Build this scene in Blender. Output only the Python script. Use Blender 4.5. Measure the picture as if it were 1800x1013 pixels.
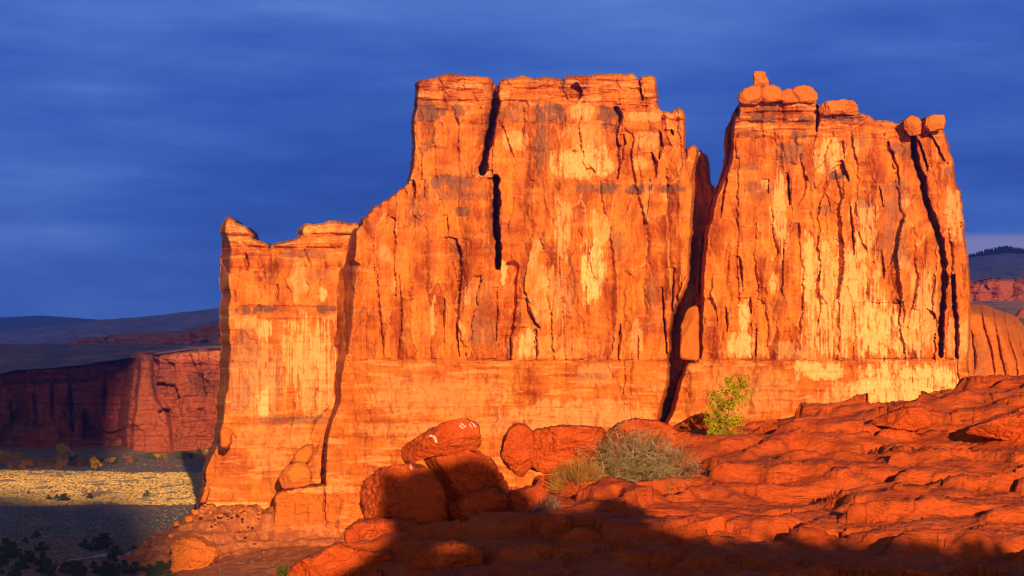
import bpy, math, random
import numpy as np
R = math.radians
for o in list(bpy.data.objects):
    bpy.data.objects.remove(o)
scene = bpy.context.scene
COL = scene.collection

# ------------------------------------------------------------------ camera
# the picture was traced on an 1800 x 1013 sheet; horizon line at HY, focal length F in those pixels
F, CX, HY = 4060.0, 900.0, 600.0
cam_d = bpy.data.cameras.new('camera')
cam = bpy.data.objects.new('camera', cam_d)
COL.objects.link(cam)
cam.location = (0, 0, 0)
cam.rotation_euler = (R(90), 0, 0)
cam_d.sensor_width = 36
cam_d.lens = 36 * F / 1800
cam_d.shift_y = (HY - 506.5) / 1800
cam_d.clip_start = 0.5
cam_d.clip_end = 40000
cam_d.dof.use_dof = True
cam_d.dof.focus_distance = 800
cam_d.dof.aperture_fstop = 6.3
scene.camera = cam
scene.view_settings.view_transform = 'Standard'
scene.view_settings.look = 'None'
scene.view_settings.exposure = 0.65
scene.view_settings.gamma = 1
scene.cycles.use_denoising = True
scene.cycles.max_bounces = 6
scene.cycles.volume_bounces = 0
scene.cycles.sample_clamp_indirect = 2.0
scene.cycles.pixel_filter_type = 'BLACKMAN_HARRIS'
scene.cycles.filter_width = 1.05

# ------------------------------------------------------------------ sky and sun
SUN_AZ, SUN_EL = 9.5, 10.0            # degrees right of straight behind the camera, above the horizon
TO_SUN = np.array([math.sin(R(SUN_AZ)) * math.cos(R(SUN_EL)), -math.cos(R(SUN_AZ)) * math.cos(R(SUN_EL)), math.sin(R(SUN_EL))])
world = bpy.data.worlds.new('World')
scene.world = world
world.use_nodes = True
wt = world.node_tree
wn = wt.nodes
bg = wn['Background']
def wnode(t, **kw):
    n = wn.new(t)
    for k, v in kw.items(): setattr(n, k, v)
    return n
sky = wnode('ShaderNodeTexSky', sky_type='NISHITA', sun_disc=False, sun_elevation=R(SUN_EL), sun_rotation=R(180 - SUN_AZ), air_density=1.0, dust_density=0.3, ozone_density=3.0)
def wmix(fac, a, b_, mode='MIX'):
    x = wnode('ShaderNodeMix', data_type='RGBA', blend_type=mode)
    for q, k in ((fac, 0), (a, 6), (b_, 7)):
        if isinstance(q, tuple): x.inputs[k].default_value = (*q, 1)
        elif isinstance(q, (int, float)): x.inputs[k].default_value = q
        else: wt.links.new(q, x.inputs[k])
    return x.outputs[2]
def wrange(v, a, b_, c=0.0, d=1.0):
    x = wnode('ShaderNodeMapRange', interpolation_type='SMOOTHSTEP')
    for k, q in enumerate((a, b_, c, d)): x.inputs[k + 1].default_value = q
    wt.links.new(v, x.inputs[0])
    return x.outputs[0]
def wmul(a, b_):
    x = wnode('ShaderNodeMath', operation='MULTIPLY')
    wt.links.new(a, x.inputs[0]); wt.links.new(b_, x.inputs[1])
    return x.outputs[0]
tc = wnode('ShaderNodeTexCoord')
sx = wnode('ShaderNodeSeparateXYZ'); wt.links.new(tc.outputs['Generated'], sx.inputs[0])
def wnoise(scale, rot, detail, rough):
    mp = wnode('ShaderNodeMapping'); mp.inputs['Scale'].default_value = scale; mp.inputs['Rotation'].default_value = rot
    wt.links.new(tc.outputs['Generated'], mp.inputs['Vector'])
    nz = wnode('ShaderNodeTexNoise'); nz.inputs['Scale'].default_value = 1.0; nz.inputs['Detail'].default_value = detail; nz.inputs['Roughness'].default_value = rough
    wt.links.new(mp.outputs[0], nz.inputs['Vector'])
    return nz.outputs[0]
def wramp(fac, stops):
    cr = wnode('ShaderNodeValToRGB')
    while len(cr.color_ramp.elements) < len(stops): cr.color_ramp.elements.new(0.5)
    for k, (p, c) in enumerate(stops): cr.color_ramp.elements[k].position = p; cr.color_ramp.elements[k].color = (*c, 1)
    wt.links.new(fac, cr.inputs[0])
    return cr.outputs[0]
clear = wmix(1.0, sky.outputs[0], (0.95, 0.60, 0.66), 'MULTIPLY')
broad = wnoise((2.6, 2.6, 11.0), (0, R(3), 0), 6, 0.55)
wisps = wnoise((9.0, 9.0, 60.0), (0, R(-3), 0), 8, 0.66)
deck = wramp(broad, [(0.34, (0.15, 0.52, 2.5)), (0.48, (0.28, 0.80, 3.3)), (0.64, (0.62, 1.35, 4.1))])
deck = wmix(1.0, deck, wramp(wisps, [(0.32, (0.84, 0.87, 0.92)), (0.55, (1.05, 1.04, 1.0)), (0.78, (1.5, 1.32, 1.12))]), 'MULTIPLY')
# a paler bar of clouds low on the right
bar = wmul(wmul(wrange(sx.outputs['Z'], 0.030, 0.036), wrange(sx.outputs['Z'], 0.0475, 0.0425)), wrange(sx.outputs['X'], 0.13, 0.20))
bar = wmul(bar, wrange(wisps, 0.28, 0.55))
deck = wmix(bar, deck, (1.3, 1.45, 3.2))
deck = wmix(1.0, deck, wramp(wrange(sx.outputs['Z'], 0.0, 0.075), [(0.0, (2.1, 1.7, 1.35)), (1.0, (1.0, 1.0, 1.0))]), 'MULTIPLY')
wt.links.new(wmix(wrange(sx.outputs['Y'], 0.0, 0.75), clear, deck), bg.inputs['Color'])
bg.inputs['Strength'].default_value = 0.10

sun_d = bpy.data.lights.new('sun', 'SUN')
sun = bpy.data.objects.new('sun', sun_d)
COL.objects.link(sun)
sun_d.energy = 5.0
sun_d.angle = R(0.35)
sun_d.color = (1.0, 0.66, 0.36)
from mathutils import Vector
sun.rotation_euler = Vector(TO_SUN).to_track_quat('Z', 'Y').to_euler()

# ------------------------------------------------------------------ numpy noise
def _hash(ix, iy, iz, seed):
    h = (ix.astype(np.int64) * 374761393 + iy.astype(np.int64) * 668265263 + iz * 2147483647 + seed * 1274126177) & 0xFFFFFFFF
    h = ((h ^ (h >> 13)) * 1274126177) & 0xFFFFFFFF
    h = ((h ^ (h >> 15)) * 2246822519) & 0xFFFFFFFF
    return ((h ^ (h >> 16)) & 0xFFFFFF) / float(0x1000000)
def vn(x, y, seed=0):
    x, y = np.broadcast_arrays(np.asarray(x, float), np.asarray(y, float))
    ix, iy = np.floor(x), np.floor(y)
    fx, fy = x - ix, y - iy
    ux, uy = fx * fx * fx * (fx * (fx * 6 - 15) + 10), fy * fy * fy * (fy * (fy * 6 - 15) + 10)
    out = 0
    for dx in (0, 1):
        for dy in (0, 1):
            a = _hash(ix + dx, iy + dy, 0, seed) * 2 * math.pi
            g = np.cos(a) * (fx - dx) + np.sin(a) * (fy - dy)
            out = out + g * (ux if dx else 1 - ux) * (uy if dy else 1 - uy)
    return out * 1.6
def fbm(x, y, octv=4, seed=0, gain=0.5):
    s, a, f = 0, 1.0, 1.0
    for k in range(octv):
        s = s + a * vn(x * f + 17.3 * k, y * f - 9.1 * k, seed + k)
        a *= gain; f *= 2.03
    return s
def vn3(x, y, z, seed=0):
    ix, iy, iz = np.floor(x), np.floor(y), np.floor(z)
    fx, fy, fz = x - ix, y - iy, z - iz
    s = lambda t: t * t * (3 - 2 * t)
    ux, uy, uz = s(fx), s(fy), s(fz)
    out = 0
    for dx in (0, 1):
        for dy in (0, 1):
            for dz in (0, 1):
                w = (ux if dx else 1 - ux) * (uy if dy else 1 - uy) * (uz if dz else 1 - uz)
                out = out + w * (_hash(ix + dx, iy + dy, (iz + dz).astype(np.int64) * 7919, seed) * 2 - 1)
    return out
def fbm3(p, octv=4, seed=0, gain=0.5):
    s, a, f = 0, 1.0, 1.0
    for k in range(octv):
        s = s + a * vn3(p[..., 0] * f + 5.7 * k, p[..., 1] * f - 3.3 * k, p[..., 2] * f + 8.8 * k, seed + k)
        a *= gain; f *= 2.03
    return s
def cells(x, y, seed=0):
    """cellular noise: distance to the border between the two nearest points, and a random value per cell"""
    ix, iy = np.floor(x), np.floor(y)
    f1 = np.full(x.shape, 9.0); f2 = np.full(x.shape, 9.0); rid = np.zeros(x.shape); rid2 = np.zeros(x.shape); dxn = np.zeros(x.shape)
    for dx in (-1, 0, 1):
        for dy in (-1, 0, 1):
            cx, cy = ix + dx, iy + dy
            qx, qy = cx + _hash(cx, cy, 1, seed), cy + _hash(cx, cy, 2, seed)
            d = np.hypot(qx - x, qy - y)
            near = d < f1
            f2 = np.where(near, f1, np.minimum(f2, d))
            rid = np.where(near, _hash(cx, cy, 3, seed), rid)
            rid2 = np.where(near, _hash(cx, cy, 4, seed), rid2)
            dxn = np.where(near, x - qx, dxn)
            f1 = np.where(near, d, f1)
    return f2 - f1, rid, rid2, dxn
def sst(a, b, x):
    t = np.clip((x - a) / (b - a), 0, 1)
    return t * t * (3 - 2 * t)

# ------------------------------------------------------------------ mesh and tagging helpers
def mesh_obj(name, verts, faces, mat, parent=None, smooth=False, attrs=None, base=None):
    """faces: an (n,4) array of quads or an (n,3) array of triangles"""
    verts = np.asarray(verts, np.float32)
    faces = np.asarray(faces, np.int32)
    if base is None: base = (0, 0, 0) if parent is None else parent['_b'] if '_b' in parent else (0, 0, 0)
    v = verts - np.asarray(base, np.float32)
    me = bpy.data.meshes.new(name)
    n, k = faces.shape
    me.vertices.add(len(v)); me.vertices.foreach_set('co', v.ravel())
    me.loops.add(n * k); me.loops.foreach_set('vertex_index', faces.ravel())
    me.polygons.add(n); me.polygons.foreach_set('loop_start', np.arange(n, dtype=np.int32) * k)
    if smooth: me.polygons.foreach_set('use_smooth', np.ones(n, bool))
    for an, av in (attrs or {}).items():
        a = me.attributes.new(an, 'FLOAT', 'POINT')
        a.data.foreach_set('value', np.asarray(av, np.float32).ravel())
    me.update(calc_edges=True)
    if mat: me.materials.append(mat)
    ob = bpy.data.objects.new(name, me)
    COL.objects.link(ob)
    if parent is None: ob.location = base
    else: ob.parent = parent
    return ob
def tag(o, label=None, cat=None, group=None, kind=None):
    if label: o['label'] = label
    if cat: o['category'] = cat
    if group: o['group'] = group
    if kind: o['kind'] = kind
    return o
def empty(name, loc, label, cat, group=None):
    o = bpy.data.objects.new(name, None)
    COL.objects.link(o)
    o.location = loc
    o['_b'] = tuple(float(c) for c in loc)
    return tag(o, label, cat, group)
def P(px, py, Y):
    return np.array([(px - CX) / F * Y, Y, (HY - py) / F * Y])
def inside(poly, x, y):
    c = np.zeros(x.shape, bool)
    n = len(poly)
    for i in range(n):
        x1, y1 = poly[i]; x2, y2 = poly[(i + 1) % n]
        if y1 == y2: continue
        t = ((y1 > y) != (y2 > y)) & (x < (x2 - x1) * (y - y1) / (y2 - y1) + x1)
        c ^= t
    return c
def seg_dist(pl, x, y):
    best = np.full(x.shape, 1e9); along = np.zeros(x.shape)
    n = len(pl) - 1
    for i in range(n):
        ax, ay = pl[i]; bx, by = pl[i + 1]
        L2 = (bx - ax) ** 2 + (by - ay) ** 2 + 1e-9
        t = np.clip(((x - ax) * (bx - ax) + (y - ay) * (by - ay)) / L2, 0, 1)
        d = np.hypot(x - ax - t * (bx - ax), y - ay - t * (by - ay))
        along = np.where(d < best, (i + t) / n, along)
        best = np.minimum(best, d)
    return best, along

# ------------------------------------------------------------------ materials
def new_mat(name, rough=0.9):
    m = bpy.data.materials.new(name)
    m.use_nodes = True
    b = m.node_tree.nodes['Principled BSDF']
    b.inputs['Roughness'].default_value = rough
    b.inputs['Specular IOR Level'].default_value = 0.12
    return m, m.node_tree, b
class NT:
    def __init__(s, nt): s.nt = nt
    def n(s, t, **kw):
        x = s.nt.nodes.new(t)
        for k, v in kw.items(): setattr(x, k, v)
        return x
    def l(s, a, b): s.nt.links.new(a, b)
    def noise(s, vec, scale, detail=5, rough=0.55, dist=0.0):
        x = s.n('ShaderNodeTexNoise')
        x.inputs['Scale'].default_value = scale; x.inputs['Detail'].default_value = detail
        x.inputs['Roughness'].default_value = rough; x.inputs['Distortion'].default_value = dist
        s.l(vec, x.inputs['Vector'])
        return x.outputs[0]
    def ramp(s, fac, stops):
        x = s.n('ShaderNodeValToRGB')
        e = x.color_ramp.elements
        while len(e) < len(stops): e.new(0.5)
        for i, (p, c) in enumerate(stops):
            e[i].position = p
            e[i].color = (*c, 1) if hasattr(c, '__len__') else (c, c, c, 1)
        s.l(fac, x.inputs[0])
        return x.outputs[0]
    def mix(s, fac, a, b, mode='MIX'):
        x = s.n('ShaderNodeMix', data_type='RGBA', blend_type=mode)
        if isinstance(fac, (int, float)): x.inputs[0].default_value = fac
        else: s.l(fac, x.inputs[0])
        for q, i in ((a, 6), (b, 7)):
            if isinstance(q, tuple): x.inputs[i].default_value = (*q, 1)
            else: s.l(q, x.inputs[i])
        return x.outputs[2]
    def vec(s, scale=(1, 1, 1)):
        g = s.n('ShaderNodeNewGeometry')
        m = s.n('ShaderNodeMapping')
        m.inputs['Scale'].default_value = scale
        s.l(g.outputs['Position'], m.inputs['Vector'])
        return m.outputs[0]
    def attr(s, name):
        a = s.n('ShaderNodeAttribute'); a.attribute_name = name
        return a.outputs['Fac']
    def bump(s, h, strength, distance, bsdf, prev=None):
        x = s.n('ShaderNodeBump')
        x.inputs['Strength'].default_value = strength; x.inputs['Distance'].default_value = distance
        s.l(h, x.inputs['Height'])
        if prev: s.l(prev, x.inputs['Normal'])
        s.l(x.outputs[0], bsdf.inputs['Normal'])
        return x.outputs[0]
def cliff_material(name, deep, mid, pale, varn, streak_amt=1.0, bump_d=0.5):
    m, nt, b = new_mat(name)
    t = NT(nt)
    v = t.vec()
    big = t.noise(v, 0.06, 6, 0.6, 0.6)
    tn = t.n('ShaderNodeMath', operation='ADD'); t.l(t.attr('tone'), tn.inputs[0])
    tb = t.n('ShaderNodeMath', operation='MULTIPLY_ADD'); t.l(big, tb.inputs[0]); tb.inputs[1].default_value = 0.6; tb.inputs[2].default_value = -0.3; t.l(tb.outputs[0], tn.inputs[1])
    base = t.mix(t.ramp(tn.outputs[0], [(0.18, 0.0), (0.80, 1.0)]), deep, mid)
    bl = t.attr('bleach')
    base = t.mix(bl, base, pale)
    st = t.noise(t.vec((1.4, 1.4, 0.05)), 1.0, 5, 0.62)
    base = t.mix(t.ramp(st, [(0.36, (0.66, 0.58, 0.52)), (0.52, (1, 1, 1)), (0.66, (1.18, 1.22, 1.25))]), base, base, 'MIX') if False else base
    stc = t.ramp(st, [(0.36, (0.70, 0.62, 0.58)), (0.5, (1, 1, 1)), (0.68, (1.0, 1.0, 1.0))])
    base = t.mix(t.ramp(t.noise(t.vec((1, 1, 0.5)), 0.045, 4), [(0.46, 0.0), (0.62, 0.55)]), base, stc, 'MULTIPLY')
    hz = t.noise(t.vec((0.035, 0.035, 0.45)), 1.0, 6, 0.6, 0.3)
    hzc = t.ramp(hz, [(0.38, (0.78, 0.70, 0.66)), (0.52, (1, 1, 1))])
    base = t.mix(t.ramp(t.noise(t.vec((0.5, 0.5, 1)), 0.05, 4), [(0.50, 0.0), (0.66, 0.45)]), base, hzc, 'MULTIPLY')
    fine = t.noise(v, 0.9, 8, 0.72)
    base = t.mix(0.42, base, t.ramp(fine, [(0.33, (0.72, 0.66, 0.62)), (0.5, (1, 1, 1))]), 'MULTIPLY')
    base = t.mix(t.attr('varnish'), base, varn)
    t.l(base, b.inputs['Base Color'])
    h1 = t.noise(t.vec((1, 1, 0.5)), 0.8, 8, 0.68, 0.3)
    n1 = t.bump(h1, 0.9, bump_d, b)
    h2 = t.noise(t.vec((0.25, 0.25, 2.2)), 1.0, 4, 0.6)
    t.bump(h2, 0.08, bump_d * 0.4, b, n1)
    return m
M_cliff = cliff_material('sandstone_cliff', (0.33, 0.060, 0.007), (0.65, 0.185, 0.021), (0.86, 0.44, 0.145), (0.20, 0.075, 0.042))
M_dome = cliff_material('dome_sandstone', (0.55, 0.15, 0.06), (0.75, 0.27, 0.11), (0.75, 0.35, 0.15), (0.30, 0.12, 0.08), bump_d=1.5)
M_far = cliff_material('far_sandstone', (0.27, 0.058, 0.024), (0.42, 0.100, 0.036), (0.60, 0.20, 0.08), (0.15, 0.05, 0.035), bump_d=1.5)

def slick_material(name, a, bcol, c):
    m, nt, b = new_mat(name, 0.85)
    t = NT(nt)
    v = t.vec()
    big = t.noise(v, 0.5, 6, 0.6, 0.4)
    base = t.mix(t.ramp(big, [(0.35, 0.0), (0.65, 1.0)]), a, bcol)
    fine = t.noise(v, 5.0, 8, 0.7)
    base = t.mix(t.ramp(fine, [(0.50, 0.0), (0.72, 0.7)]), base, c)
    sp = t.noise(t.vec((1, 1, 4)), 2.2, 6, 0.7, 0.5)
    base = t.mix(0.6, base, t.ramp(sp, [(0.36, (0.60, 0.52, 0.50)), (0.5, (1, 1, 1))]), 'MULTIPLY')
    wh = t.attr('splash')
    base = t.mix(wh, base, (0.78, 0.66, 0.60))
    t.l(base, b.inputs['Base Color'])
    h1 = t.noise(t.vec((1, 1, 2.2)), 1.6, 8, 0.66, 0.6)
    n1 = t.bump(h1, 0.65, 0.22, b)
    h2 = t.noise(v, 14.0, 5, 0.65)
    t.bump(h2, 0.5, 0.03, b, n1)
    return m
M_slick = slick_material('slickrock', (0.40, 0.056, 0.010), (0.54, 0.088, 0.014), (0.60, 0.125, 0.026))
M_boulder = slick_material('boulder_rock', (0.40, 0.054, 0.009), (0.53, 0.082, 0.013), (0.58, 0.115, 0.024))

# ------------------------------------------------------------------ cliffs: a traced front relief with real depth, closed by sides and a back
class Relief:
    def __init__(s, x0, x1, y0, y1, step, Y0, warp=1.0, seed=0, mpp=None):
        s.step, s.Y0, s.seed = step, Y0, seed
        xs, ys = np.arange(x0, x1 + step, step), np.arange(y0, y1 + step, step)
        s.PX, s.PY = np.meshgrid(xs, ys)
        X, Y = s.PX, s.PY
        s.WX = X + warp * (2.2 * fbm(X / 26, Y / 22, 4, seed + 1) + 0.5 * fbm(X / 6, Y / 5, 2, seed + 2))
        s.WY = Y + warp * (1.8 * fbm(X / 24, Y / 26, 4, seed + 3) + 0.7 * fbm(X / 5, Y / 6, 2, seed + 4))
        s.D = np.full(X.shape, np.inf)
        s.bleach = np.zeros(X.shape); s.varnish = np.zeros(X.shape)
        s.extra = np.zeros(X.shape); s.tone = np.full(X.shape, 0.5)
    def win(s, poly, pad=12):
        xs = [p[0] for p in poly]; ys = [p[1] for p in poly]
        i0 = int(max(0, (min(ys) - pad - s.PY[0, 0]) / s.step)); i1 = int(min(s.PY.shape[0], (max(ys) + pad - s.PY[0, 0]) / s.step + 1))
        j0 = int(max(0, (min(xs) - pad - s.PX[0, 0]) / s.step)); j1 = int(min(s.PX.shape[1], (max(xs) + pad - s.PX[0, 0]) / s.step + 1))
        return (slice(i0, max(i0, i1)), slice(j0, max(j0, j1)))
    def _run(s, M, axis, rev):
        if rev: M = np.flip(M, axis)
        n = M.shape[axis]
        idx = np.arange(n).reshape((-1, 1) if axis == 0 else (1, -1))
        last = np.maximum.accumulate(np.where(M, -1, np.broadcast_to(idx, M.shape)), axis=axis)
        d = (idx - last) * s.step * 1.0
        if rev: d = np.flip(d, axis)
        if axis == 1: d = np.where(np.flip(M, axis) if rev else M, sum(np.roll(d, k, 0) for k in range(-5, 6)) / 11.0, d)
        return d
    def block(s, poly, d, L=None, Rt=None, T=None, B=None, field=None):
        w = s.win(poly)
        M = inside(poly, s.WX[w], s.WY[w])
        c = np.full(M.shape, float(d))
        if field is not None: c = c + field[w]
        for spec, ax, rev in ((L, 1, False), (Rt, 1, True), (T, 0, False), (B, 0, True)):
            if spec is None: continue
            r, dd, p = spec
            if hasattr(r, '__len__'): r = np.interp(s.PY[w] if ax == 1 else s.PX[w], [q[0] for q in r], [q[1] for q in r])
            t = np.clip(s._run(M, ax, rev) / r, 0, 1)
            c = c + dd * (1 - t) ** p
        s.D[w] = np.where(M, np.minimum(s.D[w], c), s.D[w])
    def groove(s, pl, width, depth, taper=0.75, wob=0.55):
        w = s.win(pl, width + 10)
        x = s.PX[w] + wob * (2.0 * fbm(s.PX[w] / 14, s.PY[w] / 12, 3, s.seed + 31))
        y = s.PY[w] + wob * 1.5 * fbm(s.PX[w] / 14, s.PY[w] / 12, 2, s.seed + 35)
        dist, al = seg_dist(pl, x, y)
        ww = width * 0.5 * (1 + 0.45 * vn(s.PX[w] / 30, s.PY[w] / 16, s.seed + 40)) * (1 - taper * np.abs(al * 2 - 1) ** 2)
        prof = np.clip((ww - dist) / (0.35 * ww + 0.4), 0, 1)
        if depth > 0.9 and abs(pl[-1][1] - pl[0][1]) > abs(pl[-1][0] - pl[0][0]): s.D[w] = s.D[w] + (0.5 * depth + 0.5) * np.exp(-(dist / 12.0) ** 2) * (x < np.interp(y, [q[1] for q in pl], [q[0] for q in pl])) * ((y > pl[0][1]) & (y < pl[-1][1]))
        s.extra[w] = np.maximum(s.extra[w], 1.6 * depth * prof)
    def recess(s, poly, depth):
        w = s.win(poly)
        M = inside(poly, s.WX[w], s.WY[w])
        s.extra[w] = np.where(M, np.maximum(s.extra[w], 1.3 * depth), s.extra[w])
    def slab(s, poly, dz):
        """a slab standing proud (negative) or fallen away (positive) from the face"""
        w = s.win(poly)
        M = inside(poly, s.WX[w], s.WY[w])
        s.D[w] = np.where(M, s.D[w] + dz, s.D[w])
    def bulge(s, x0, x1, y0, y1, amt, tone=0.0):
        w = s.win([(x0, y0), (x1, y1)], 4)
        X, Y = s.WX[w] + 1.0 * fbm(s.PX[w] / 40, s.PY[w] / 40, 3, s.seed + 99), s.WY[w] + 2.0 * fbm(s.PX[w] / 50, s.PY[w] / 60, 3, s.seed + 98)
        M = (X > x0) & (X < x1) & (Y > y0) & (Y < y1)
        tx, ty = np.abs(2 * (X - x0) / (x1 - x0) - 1), np.abs(2 * (Y - y0) / (y1 - y0) - 1)
        s.D[w] = np.where(M, s.D[w] + amt * (np.clip(ty, 0, 1) ** 4 + 0.8 * np.clip(tx, 0, 1) ** 10) - 0.4 * amt, s.D[w])
        s.tone[w] = np.where(M, s.tone[w] + tone, s.tone[w])
    def patch(s, field, box, amt, streak=0.5):
        x0, y0, x1, y1 = box
        w = s.win([(x0, y0), (x1, y1)], 14)
        cx, cy, rx, ry = (x0 + x1) / 2, (y0 + y1) / 2, (x1 - x0) / 2, (y1 - y0) / 2
        X, Y = s.PX[w], s.PY[w]
        q = (np.abs(X - cx) / rx) ** 3 + (np.abs(Y - cy) / ry) ** 3
        n = 0.8 * fbm(X / 13, Y / 24, 5, s.seed + 50, 0.6) + streak * 1.0 * fbm(X / 4.0, Y / 90, 4, s.seed + 55, 0.6)
        v = min(1.0, amt * (1.5 if field is s.varnish else 1.0)) * sst(0.12, 0.80, 1 - q * 0.85 + n * 0.8) * sst(2.6, 1.4, q)
        field[w] = np.maximum(field[w], v)
    def rock(s, amt, base_y, cap_y, slabs=(30, 120), seed=0):
        """weathering of the face: broad swells, exfoliation slabs, flutes and bedding"""
        X, Y, sd = s.PX, s.PY, s.seed + seed
        face = sst(cap_y - 15, cap_y + 15, Y) * (1 - sst(base_y - 2, base_y + 2, Y))
        basez = sst(base_y - 2, base_y + 2, Y)
        cap = 1 - sst(cap_y - 15, cap_y + 15, Y)
        wx = X + 5 * fbm(X / 40, Y / 60, 3, sd + 60) + 1.5 * fbm(X / 8, Y / 10, 2, sd + 61)
        wy = Y + 10 * fbm(X / 30, Y / 40, 3, sd + 63)
        out = 2.2 * fbm(X / 95, Y / 260, 3, sd + 65)
        b1, r1, q1, dx1 = cells(wx / slabs[0], wy / slabs[1], sd + 70)
        b2, r2, q2, dx2 = cells(wx / (slabs[0] * 0.5), wy / (slabs[1] * 0.5) + 7, sd + 71)
        calm = sst(-0.25, 0.35, vn(X / 75, Y / 110, sd + 72))
        out = out + face * (1.5 * r1 + 4.2 * dx1 * (q1 - 0.42) * 2 * (0.35 + 0.65 * sst(0.15, 0.75, r1)) + 0.5 * (1 - sst(0, 0.05, b1)) * (q1 > 0.85)
                            + calm * (0.8 * r2 * (q1 > 0.4) + 1.6 * dx2 * (q2 - 0.5)))
        b3, r3, q3, dx3 = cells(wx / 8.5 + 3, wy / 19, sd + 92)
        chip = sst(-0.05, 0.3, vn(X / 48, Y / 70, sd + 93))
        out = out + (face + 0.7 * cap + 0.45 * basez) * chip * (0.34 * r3 + 0.7 * dx3 * (q3 - 0.5) + 0.28 * (1 - sst(0, 0.08, b3)) * (q3 > 0.6))
        b4, r4, q4, dx4 = cells(wx / 26 + 9, wy / 8.5, sd + 94)
        ledg = sst(0.05, 0.4, vn(X / 80, Y / 45, sd + 95))
        out = out + ledg * (0.30 * r4 + 0.25 * (1 - sst(0, 0.08, b4)) * (q4 > 0.6))
        fl = np.abs(vn(wx / 26, wy / 300, sd + 73))
        out = out + face * (0.25 * (1 - sst(0, 0.16, fl)) * sst(0.0, 0.35, vn(X / 60, Y / 140, sd + 74)))
        bc, rc, qc, dc = cells(wx / 60, wy / 20, sd + 76)
        out = out + cap * (1.3 * rc + 0.8 * (1 - sst(0, 0.07, bc)) * (qc > 0.5) + 0.9 * fbm(X / 90, Y / 10, 3, sd + 77))
        out = out + basez * (0.5 * fbm(X / 200, Y / 16, 3, sd + 78) + 0.5 * r1 + 1.6 * dx1 * (q1 - 0.5))
        out = out + (face * 0.12 + cap * 0.4) * fbm(X / 120, Y / 7, 3, sd + 79) * sst(-0.1, 0.4, vn(X / 90, Y / 50, sd + 82))
        out = out + 0.24 * fbm(X / 8, Y / 12, 4, sd + 80, 0.6) + 0.45 * fbm(X / 24, Y / 44, 3, sd + 81)
        s.tone = 0.5 + 0.16 * chip * (q3 - 0.5) + 0.16 * ledg * (q4 - 0.5) + face * (0.42 * (q1 - 0.5) + 0.30 * (q2 - 0.5) * calm) + basez * 0.10 * (q1 - 0.5) + cap * 0.45 * (qc - 0.5) + 0.32 * (1 - 0.5 * basez) * fbm(X / 40, Y / 60, 5, sd + 85, 0.6) + 0.12 * (1 - 0.6 * basez) * fbm(X / 6, Y / 70, 4, sd + 86, 0.6) + (0.04 + 0.10 * basez + 0.16 * cap) * fbm(X / 160, Y / 9, 4, sd + 87, 0.55)
        s.bleach = np.maximum(s.bleach, face * 0.45 * (1 - sst(0.0, 0.05, b1)) * sst(0.55, 0.8, r1) + face * 0.5 * sst(0.86, 0.93, q1) * sst(0.0, 0.5, vn(X / 30, Y / 40, sd + 88)))
        s.bleach = np.maximum(s.bleach, (0.30 * cap + 0.22 * basez + 0.12) * sst(0.15, 0.75, fbm(X / 70, Y / 12, 5, sd + 89, 0.6)))
        out = out + face * 1.25 * vn(wx / 21, wy / 420, sd + 90) * (0.5 + 0.9 * sst(-0.2, 0.4, vn(X / 130, Y / 200, sd + 91)))
        return amt * out
    def build(s, name, mat, parent, thick, base_fall=0.010, base_y=632):
        D = s.D + s.extra + (base_y - s.PY) * base_fall
        M = np.isfinite(s.D)
        Q = M[:-1, :-1] & M[1:, :-1] & M[:-1, 1:] & M[1:, 1:]
        D = np.where(M, D, 0)
        used = np.zeros(M.shape, bool)
        for a in (0, 1):
            for b in (0, 1): used[a:a + Q.shape[0], b:b + Q.shape[1]] |= Q
        idx = np.full(M.shape, -1, np.int64)
        idx[used] = np.arange(used.sum())
        n = int(used.sum())
        Yw = s.Y0 + D
        V = np.stack([(s.PX - CX) / F * Yw, Yw, (HY - s.PY) / F * Yw], -1)
        front = V[used]
        back = front.copy()
        back[:, 1] = np.maximum(s.Y0 + thick + 3 * fbm(s.PX[used] / 60, s.PY[used] / 90, 2, s.seed + 90), front[:, 1] + 2)
        a, b, c, d = idx[:-1, :-1][Q], idx[:-1, 1:][Q], idx[1:, 1:][Q], idx[1:, :-1][Q]
        f_front = np.stack([a, d, c, b], -1)
        f_back = np.stack([a, b, c, d], -1) + n
        Qp = np.pad(Q, 1)
        walls = []
        h = Qp[:-1, 1:-1] != Qp[1:, 1:-1]         # horizontal edges
        i, j = np.nonzero(h)
        walls.append(np.stack([idx[i, j], idx[i, j + 1], idx[i, j + 1] + n, idx[i, j] + n], -1))
        v = Qp[1:-1, :-1] != Qp[1:-1, 1:]
        i, j = np.nonzero(v)
        walls.append(np.stack([idx[i, j], idx[i + 1, j], idx[i + 1, j] + n, idx[i, j] + n], -1))
        faces = np.concatenate([f_front, f_back] + walls)
        at = {'bleach': np.concatenate([s.bleach[used]] * 2), 'varnish': np.concatenate([s.varnish[used]] * 2), 'tone': np.concatenate([np.clip(s.tone[used], 0, 1)] * 2)}
        return mesh_obj(name, np.concatenate([front, back]), faces, mat, parent, attrs=at)

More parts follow.
